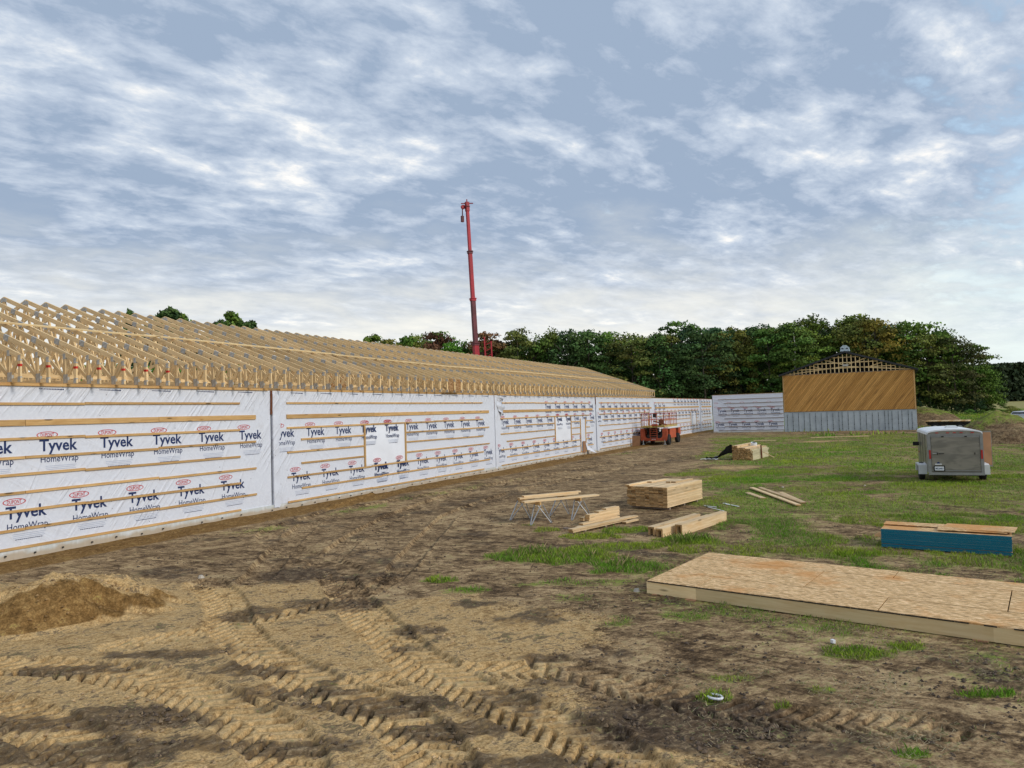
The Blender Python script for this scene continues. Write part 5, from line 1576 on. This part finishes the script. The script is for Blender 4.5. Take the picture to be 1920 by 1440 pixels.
def trunk_mesh(seed, m_, low=.5):
    R_ = random.Random(seed); b = MB()
    p = Vector((0, 0, -.02)); r = .014
    pts = [p]
    for i in range(6):
        q = p + Vector((R_.uniform(-.012, .012), R_.uniform(-.012, .012), .15)); b.cyl(p, q, r, 7, r1=r * .82); p = q; r *= .82; pts.append(q)
    for i in range(9):
        a = R_.random() * 6.28; o_ = pts[R_.randint(2, 5)]; l = R_.uniform(.12, .2)
        e_ = o_ + Vector((math.cos(a) * l * .8, math.sin(a) * l * .8, l * .8)); b.cyl(o_, e_, .006, 5, r1=.002)
    me = bpy.data.meshes.new('trunk'); me.from_pydata(b.v, [], b.f); me.materials.append(m_); me.update()
    return me
CR = {'round': [crown_mesh(s, 'round') for s in (1, 2, 3, 4)], 'tall': [crown_mesh(s, 'tall') for s in (5, 6, 7)],
      'spiky': [crown_mesh(s, 'spiky') for s in (8, 9)], 'bush': [crown_mesh(s, 'bush') for s in (10, 11, 12)], 'loose': [crown_mesh(s, 'loose') for s in (13, 14)]}
TRK = [trunk_mesh(1, M['bark']), trunk_mesh(2, M['bark'])]
TRB = trunk_mesh(3, M['birch'])
COLS = {'dark': (.050, .092, .026), 'green': (.092, .165, .028), 'olive': (.125, .150, .032), 'red': (.14, .062, .032), 'orange': (.19, .15, .030), 'brown': (.115, .105, .036), 'bright': (.120, .200, .032), 'blue': (.042, .080, .036)}
rt = random.Random(77)
def tree(x, y, H, kind, colr, lab, group=None, wid=1.0, birch=False, cat='tree'):
    r = empty('tree' if kind != 'bush' else 'bush', (x, y, gz(x, y)), rt.uniform(0, 6.28)); tag(r, lab, cat, group)
    o = link('crown', rt.choice(CR[kind]), r); o.scale = (H * wid, H * wid, H)
    c = COLS[colr]; o.color = (*[v * rt.uniform(.88, 1.12) for v in c], 1)
    if kind != 'bush':
        t = link('trunk', TRB if birch else rt.choice(TRK), r); t.scale = (H, H, H)
    return r
TOPX = [-70, -63, -52, -47, -40, -25, -16.4, -5.6, 4.2, 10, 21.8, 29.7, 33.7, 43.5, 53.3, 63, 72.9, 78.6, 82.4, 85]
TOPZ = [17, 17, 17, 17, 15, 16, 17.6, 16.9, 17.6, 17.6, 17.0, 18.0, 18.4, 19.2, 18.6, 18.6, 17.8, 15.6, 12.8, 9.5]
def top_at(x, y):
    return float(np.interp(x * 130 / y, TOPX, TOPZ) - 2.85) * y / 130 + 2.85
GL, GM, GRr = 'trees of the wood behind the long roof', 'trees of the wood above the wrapped wall', 'trees of the wood behind the shed'
# first row
x = -22.0
NL = NM = NS = -1
ORD = 'first second third fourth fifth sixth seventh eighth ninth tenth eleventh twelfth thirteenth fourteenth fifteenth'.split()
while x < 84:
    y = 128 + rt.uniform(-2.5, 2.5) - .02 * x
    H = top_at(x, y) * rt.uniform(.80, 1.03)
    if x < 8:
        kc = rt.choice(['red', 'olive', 'dark', 'green', 'green', 'dark']); kd = rt.choice(['spiky', 'tall', 'spiky', 'tall'])
        lab = {'red': 'reddish autumn tree rising over the long truss roof near the crane', 'brown': 'brownish tree rising over the long truss roof near the crane'}.get(kc, 'green tree of the wood rising over the long truss roof')
        g_ = GL + {'red': ' turned red', 'brown': ' turned brown'}.get(kc, '')
        H = top_at(x, y) * rt.uniform(.93, 1.07); x2 = x; x += 2.9; NL = NL + 1; g_ = None
        lab = '%s tree, %s from the left in the line above the long truss roof' % ({'red': 'reddish autumn', 'brown': 'brownish'}.get(kc, 'green'), ORD[NL])
    elif x < 52:
        kc = rt.choice(['dark', 'green', 'green', 'dark', 'olive']); kd = rt.choice(['round', 'tall', 'spiky', 'tall'])
        lab = 'dark green tree of the dense wood standing behind the wrapped wall'; g_ = GM
        x2 = x; x += rt.uniform(3.6, 4.8); NM = NM + 1; g_ = None
        lab = 'dark green wood tree, %s to the right past the end of the truss roof' % ORD[NM]
    else:
        kc = rt.choice(['green', 'olive', 'dark', 'bright', 'green', 'green']); kd = rt.choice(['round', 'tall', 'tall'])
        lab = ('brown tinged tree in the wood behind the shed' if kc == 'brown' else 'leafy green tree of the wood behind the shed'); g_ = GRr + (' turned brown' if kc == 'brown' else '')
        x2 = x; x += rt.uniform(3.6, 4.6); NS = NS + 1; g_ = None
        lab = 'leafy green tree, %s from the left of those rising behind the shed' % ORD[NS]
    tree(x2, y, H, kd, kc, lab, g_, wid=rt.uniform(.9, 1.15) * (1.0 if x2 < 8 else 1.12))
# second and third rows, showing over and between the first
for row, (yy, mul) in enumerate(((136, 1.0), (145, .99), (153, .90))):
    x = -24.0 + row * 2
    while x < 84 - row * 2:
        y = yy + rt.uniform(-2, 2)
        H = top_at(x, y) * rt.uniform(.86, 1.06) * mul
        kc = rt.choice(['dark', 'green', 'blue', 'olive'] if x > 8 else ['dark', 'olive', 'green'])
        tree(x, y, H, rt.choice(['round', 'tall', 'spiky']), kc, 'dark tree in the inner rows of the wood behind the building site', 'inner trees of the wood', wid=1.1)
        x += rt.uniform(4.4, 6)
# singular trees
tree(63.8, 123.5, 17.6, 'round', 'orange', 'orange topped maple standing behind the ridge of the shed', wid=.95)
tree(49.5, 124.5, 17.5, 'tall', 'green', 'tall green tree with pale birch trunk in the wood left of the shed', birch=True)
tree(80.5, 124, 12.6, 'round', 'bright', 'bright green tree at the right end of the near wood', wid=1.1)
tree(84.0, 127, 9.0, 'round', 'bright', 'small green tree at the very corner of the near wood', wid=1.2)
tree(75.5, 121, 13.8, 'round', 'brown', 'brown leaved tree right of the shed roof at the wood edge', wid=1.1)
tree(71.4, 122, 14.5, 'round', 'olive', 'olive tinged tree just right of the shed at the wood edge', wid=1.0)
tree(79.2, 130, 15.8, 'loose', 'dark', 'thin ragged tree standing out above the right end of the wood', wid=1.1)
tree(-63.0, 130, 24.3, 'loose', 'dark', 'round topped tree peeping over the left part of the truss roof', wid=1.2)
tree(-60.8, 131, 23.4, 'loose', 'green', 'slimmer tree beside the round topped one over the left roof', wid=1.0)
tree(-69.8, 130, 24.2, 'loose', 'dark', 'leftmost small tree tip showing between the roof ridges', wid=.6)
tree(-51.4, 130, 23.4, 'loose', 'green', 'tall feathery tree over the left half of the truss roof', wid=.9)
tree(-47.9, 130, 21.7, 'loose', 'dark', 'low tree top right of the feathery tree above the roof', wid=.9)
tree(-53.9, 130, 21.7, 'loose', 'dark', 'low dark tree top left of the feathery tree above the roof', wid=.9)
tree(-25.2, 129, 18.2, 'loose', 'green', 'lone green tree top over the roof left of the crane', wid=1.0)
tree(-22.6, 130, 17.2, 'loose', 'dark', 'dark tree top beside the lone green one left of the crane', wid=.9)
# low dark trees seen through the open trusses
x = -82
while x < -26:
    tree(x, 122 + rt.uniform(-4, 4), rt.uniform(12.5, 14.5), 'round', rt.choice(['dark', 'green']), 'dark tree seen through the open trusses of the long roof', 'trees seen through the trusses', wid=1.15); x += 4.2
# undergrowth along the foot of the wood
x = 6
while x < 86:
    tree(x, 121 + rt.uniform(-1.5, 1.5) + (4 if x > 80 else 0), rt.uniform(2.6, 5.2), 'bush', rt.choice(['dark', 'green', 'dark', 'blue']), 'low dark bush along the foot of the wood', 'bushes at the wood edge', wid=.9, cat='bush'); x += 2.4
x = 60
while x < 92:
    tree(x, 112 + rt.uniform(-2, 2), rt.uniform(.8, 1.6), 'bush', rt.choice(['olive', 'bright', 'green']), 'low weedy bush in front of the wood right of the shed', 'weedy bushes right of the shed', wid=1.4, cat='bush'); x += 2.2
# far treeline: one mass
def far_wood():
    R_ = np.random.RandomState(99); V = []; C_ = []
    n = 90000
    xx = R_.uniform(140, 420, n); yy = R_.uniform(338, 364, n) - (xx - 230) * .05
    topz = 17.5 + 2.6 * fbm(xx * .06, xx * 0 + 2, 4) + 1.6 * np.abs(fbm(xx * .22, xx * 0 + 7, 3))
    zz = 1.3 + topz * (1 - R_.rand(n) ** 1.6 * .97)
    lump = fbm(xx * .25, zz * .3, 3)
    yy = yy + lump * 4
    p = np.stack([xx, yy, zz], -1)
    nrm = R_.normal(size=(n, 3)) + np.array([0, -.9, .6]); nrm /= np.linalg.norm(nrm, axis=1)[:, None]
    t1 = np.cross(nrm, R_.normal(size=(n, 3))); t1 /= np.linalg.norm(t1, axis=1)[:, None]; t2 = np.cross(nrm, t1)
    s = R_.uniform(.5, 1.1, n)[:, None]
    q = np.stack([p - t1 * s, p - t2 * s, p + t1 * s, p + t2 * s], 1).reshape(-1, 3)
    tone = (1 + .5 * lump + R_.uniform(-.25, .25, n))
    c = np.stack([tone * .060, tone * .090, tone * .042], -1)
    me = mesh_from('far_wood', q, np.arange(4 * n), np.arange(n) * 4, [M['leaf']], smooth=False)
    set_attr(me, 'tone', np.repeat(c, 4, 0))
    o = link('far_wood', me); tag(o, kind='stuff')
far_wood()

# ================================================================== GRASS
def grass():
    R_ = np.random.RandomState(5)
    xs_, ys_, hs, ws, cs = [], [], [], [], []
    def strew(n, x0, x1, y0, y1, hmin, hmax, wmin, wmax, thr=.25, tuft=True):
        x = R_.uniform(x0, x1, n); y = y0 + (y1 - y0) * R_.rand(n) ** .85
        ok = (np.abs(x) < y * .80 + 1)
        x, y = x[ok], y[ok]
        _, g, _, _ = covers(x, y)
        tf = vnoise(x * 5.5, y * 5.5) * .5 + vnoise(x * 14, y * 14) * .5
        pr = sstep(g * (.45 + tf * 1.1), thr, .85) ** 1.2
        k = R_.rand(len(x)) < pr
        x, y, g, tf = x[k], y[k], g[k], tf[k]
        h = (hmin + (hmax - hmin) * R_.rand(len(x)) ** 1.6) * (.45 + .75 * np.clip(g, 0, 1)) * (.7 + .6 * tf)
        xs_.append(x); ys_.append(y); hs.append(h); ws.append(R_.uniform(wmin, wmax, len(x)))
        dryz = sstep(fbm(x * .33 + 40, y * .5, 4, .6), -.1, .35)
        dry = (R_.rand(len(x)) < np.clip(.60 - .55 * g + .2 * dryz, .08, 1))
        vr = R_.uniform(.7, 1.3, len(x))
        patch = sstep(fbm(x * .5, y * .5, 3), -.3, .4)
        cg = np.stack([.135 + .14 * patch, .290 + .06 * patch, .020 + .010 * patch], -1) * vr[:, None]
        cd = np.stack([.27 * vr, .22 * vr, .11 * vr], -1)
        cs.append(np.where(dry[:, None], cd, cg))
    strew(330000, -3, 6.5, 5.4, 11, .02, .085, .004, .009)
    strew(650000, -4, 13, 11, 18, .02, .10, .006, .012)
    strew(380000, -2, 24, 18, 32, .02, .09, .010, .022)
    strew(260000, 3, 42, 32, 62, .03, .10, .02, .05)
    strew(60000, -9.5, -2, 13, 30, .02, .08, .008, .016, .2)
    strew(120000, 26, 84, 60, 116, .15, .5, .06, .14, .15)
    # taller weeds standing in the greenest patches
    n = 60000
    x = R_.uniform(-1.2, 7.5, n); y = R_.uniform(11.5, 17.5, n)
    _, g, _, _ = covers(x, y)
    k = R_.rand(n) < sstep(g * (.5 + vnoise(x * 3.3, y * 3.3)), .85, 1.2); x, y, g = x[k], y[k], g[k]
    xs_.append(x); ys_.append(y); hs.append(R_.uniform(.06, .20, len(x)) * (.5 + vnoise(x * 2.1, y * 2.1))); ws.append(R_.uniform(.006, .013, len(x)))
    vr = R_.uniform(.6, 1.3, (len(x), 1)); dry = R_.rand(len(x), 1) < .22
    cs.append(np.where(dry, np.array([.34, .27, .13]), np.array([.145, .235, .030])) * vr)
    x = np.concatenate(xs_); y = np.concatenate(ys_); h = np.concatenate(hs); wd = np.concatenate(ws); c = np.concatenate(cs)
    # clear what lies under the deck and the stacks
    keep = np.ones(len(x), bool)
    def rect(o, x0, x1, y0, y1):
        a = o.rotation_euler[2]; dx_ = x - o.location[0]; dy_ = y - o.location[1]
        u = dx_ * math.cos(a) + dy_ * math.sin(a); v = -dx_ * math.sin(a) + dy_ * math.cos(a)
        return (u > x0) & (u < x1) & (v > y0) & (v < y1)
    keep &= ~rect(dk_, .03, 7.6, .03, DWd); keep &= ~rect(bsk, 0, SL_, 0, .86); keep &= ~rect(st, 0, LEN, 0, WID); keep &= ~rect(fb_, 0, 3.2, 0, 1.1)
    x, y, h, wd, c = x[keep], y[keep], h[keep], wd[keep], c[keep]
    n = len(x)
    zb = base_h(x, y) - .012
    a = R_.uniform(0, 6.283, n); l = R_.uniform(.1, .75, n) * h
    la = R_.uniform(0, 6.283, n)
    b0 = np.stack([x - np.cos(a) * wd / 2, y - np.sin(a) * wd / 2, zb], -1)
    b1 = np.stack([x + np.cos(a) * wd / 2, y + np.sin(a) * wd / 2, zb], -1)
    m0 = np.stack([x + np.cos(a) * wd * .35 + np.cos(la) * l * .4, y + np.sin(a) * wd * .35 + np.sin(la) * l * .4, zb + h * .6], -1)
    tp = np.stack([x + np.cos(la) * l, y + np.sin(la) * l, zb + h], -1)
    q = np.stack([b0, b1, m0, tp], 1).reshape(-1, 3)
    me = mesh_from('grass', q, np.arange(4 * n), np.arange(n) * 4, [M['blade']], smooth=False)
    set_attr(me, 'tone', np.repeat(c, 4, 0))
    tag(link('grass', me), kind='stuff')
    print('grass blades', n)
grass()

# ================================================================== CLODS AND STRAW ON THE BARE GROUND
def full_h(x, y):
    dz, wn_ = tracks(x, y)
    _, _, _, dk = covers(x, y)
    return base_h(x, y) + dz + pile_h(x, y)
def clods():
    R_ = np.random.RandomState(15)
    n = 90000
    y = 5.0 + 17 * R_.rand(n) ** 1.5; x = R_.uniform(-1, 1, n) * (y * .78 + .5)
    sand, g, st_, dk = covers(x, y)
    cl = sstep(fbm(x * 1.4 + 8, y * 1.6, 4, .6), -.15, .45)
    _, wn_ = tracks(x, y)
    inwall = (x * NV[0] + y * NV[1]) > WALL_N - .5
    pr = (.10 + .9 * cl * (.35 + .65 * dk) + .5 * sstep(pile_h(x, y), .05, .2)) * (1 - .6 * wn_) * (1 - g) * (~inwall)
    k = R_.rand(n) < pr
    x, y, sand, dk, st_ = x[k], y[k], sand[k], dk[k], st_[k]; n = len(x)
    for o, (x0, x1, y0, y1) in ((dk_, (0, 7.6, 0, DWd)), (bsk, (0, SL_, 0, .86)), (st, (0, LEN, 0, WID))):
        a = o.rotation_euler[2]; dx_ = x - o.location[0]; dy_ = y - o.location[1]
        u = dx_ * math.cos(a) + dy_ * math.sin(a); v = -dx_ * math.sin(a) + dy_ * math.cos(a)
        m = ~((u > x0 - .03) & (u < x1) & (v > y0 - .03) & (v < y1))
        x, y, sand, dk, st_ = x[m], y[m], sand[m], dk[m], st_[m]
    n = len(x)
    z = full_h(x, y)
    r = .006 + .020 * R_.rand(n) ** 3.2 + .004 * dk
    base = np.array([(1, 0, 0), (0, 1, 0), (-1, 0, 0), (0, -1, 0), (0, 0, .8), (0, 0, -.8)], float)
    P = base[None] * r[:, None, None] * R_.uniform(.6, 1.35, (n, 6, 1))
    a = R_.uniform(0, 6.28, n); ca, sa = np.cos(a)[:, None], np.sin(a)[:, None]
    P = np.stack([P[..., 0] * ca - P[..., 1] * sa, P[..., 0] * sa + P[..., 1] * ca, P[..., 2]], -1)
    P += np.stack([x, y, z + r * .25], -1)[:, None, :]
    tri = np.array([(0, 1, 4), (1, 2, 4), (2, 3, 4), (3, 0, 4), (1, 0, 5), (2, 1, 5), (3, 2, 5), (0, 3, 5)])
    F = (tri[None] + (np.arange(n) * 6)[:, None, None]).reshape(-1)
    me = mesh_from('soil_clods', P.reshape(-1, 3), F, np.arange(len(F) // 3) * 3, [M['blade']], smooth=False)
    mixs = np.clip(sand * (1 - .8 * dk) + R_.uniform(-.35, .2, n), 0, 1)[:, None]
    c = mixs * np.array([.42, .29, .155]) + (1 - mixs) * np.array([.095, .068, .048])
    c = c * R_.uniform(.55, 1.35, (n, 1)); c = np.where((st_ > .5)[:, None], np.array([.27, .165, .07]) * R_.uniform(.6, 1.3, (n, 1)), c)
    set_attr(me, 'tone', np.repeat(c, 6, 0)); tag(link('soil_clods', me), kind='stuff')
    # straw, dead stalks and weed bits
    n = 60000
    y = 5.0 + 16 * R_.rand(n) ** 1.3; x = R_.uniform(-.1, 1, n) * (y * .78)
    _, g, _, _ = covers(x, y)
    pr = sstep(fbm(x * 1.1 + 3, y * 1.3 + 2, 4, .6) + .5 * g, -.05, .5) * sstep(x, .3, 1.5)
    k = R_.rand(n) < pr; x, y = x[k], y[k]
    a = dk_.rotation_euler[2]; dx_ = x - dk_.location[0]; dy_ = y - dk_.location[1]
    u = dx_ * math.cos(a) + dy_ * math.sin(a); v = -dx_ * math.sin(a) + dy_ * math.cos(a)
    k = ~((u > -.03) & (v > -.03) & (v < DWd + .03)); x, y = x[k], y[k]; n = len(x)
    z = full_h(x, y) + .014
    a = R_.uniform(0, 6.28, n); L_ = R_.uniform(.015, .07, n); w_ = .0028
    d = np.stack([np.cos(a), np.sin(a), R_.uniform(-.1, .5, n)], -1) * L_[:, None]
    sd_ = np.stack([-np.sin(a), np.cos(a), np.zeros(n)], -1) * w_
    p = np.stack([x, y, z], -1)
    q = np.stack([p - sd_, p + sd_, p + d + sd_ * .4, p + d - sd_ * .4], 1).reshape(-1, 3)
    me = mesh_from('straw', q, np.arange(4 * n), np.arange(n) * 4, [M['blade']], smooth=False)
    gr_ = (R_.rand(n) < .35)[:, None]
    c = np.where(gr_, np.array([.11, .17, .04]), np.array([.36, .29, .17])) * R_.uniform(.5, 1.3, (n, 1))
    set_attr(me, 'tone', np.repeat(c, 4, 0)); tag(link('straw', me), kind='stuff')
clods()
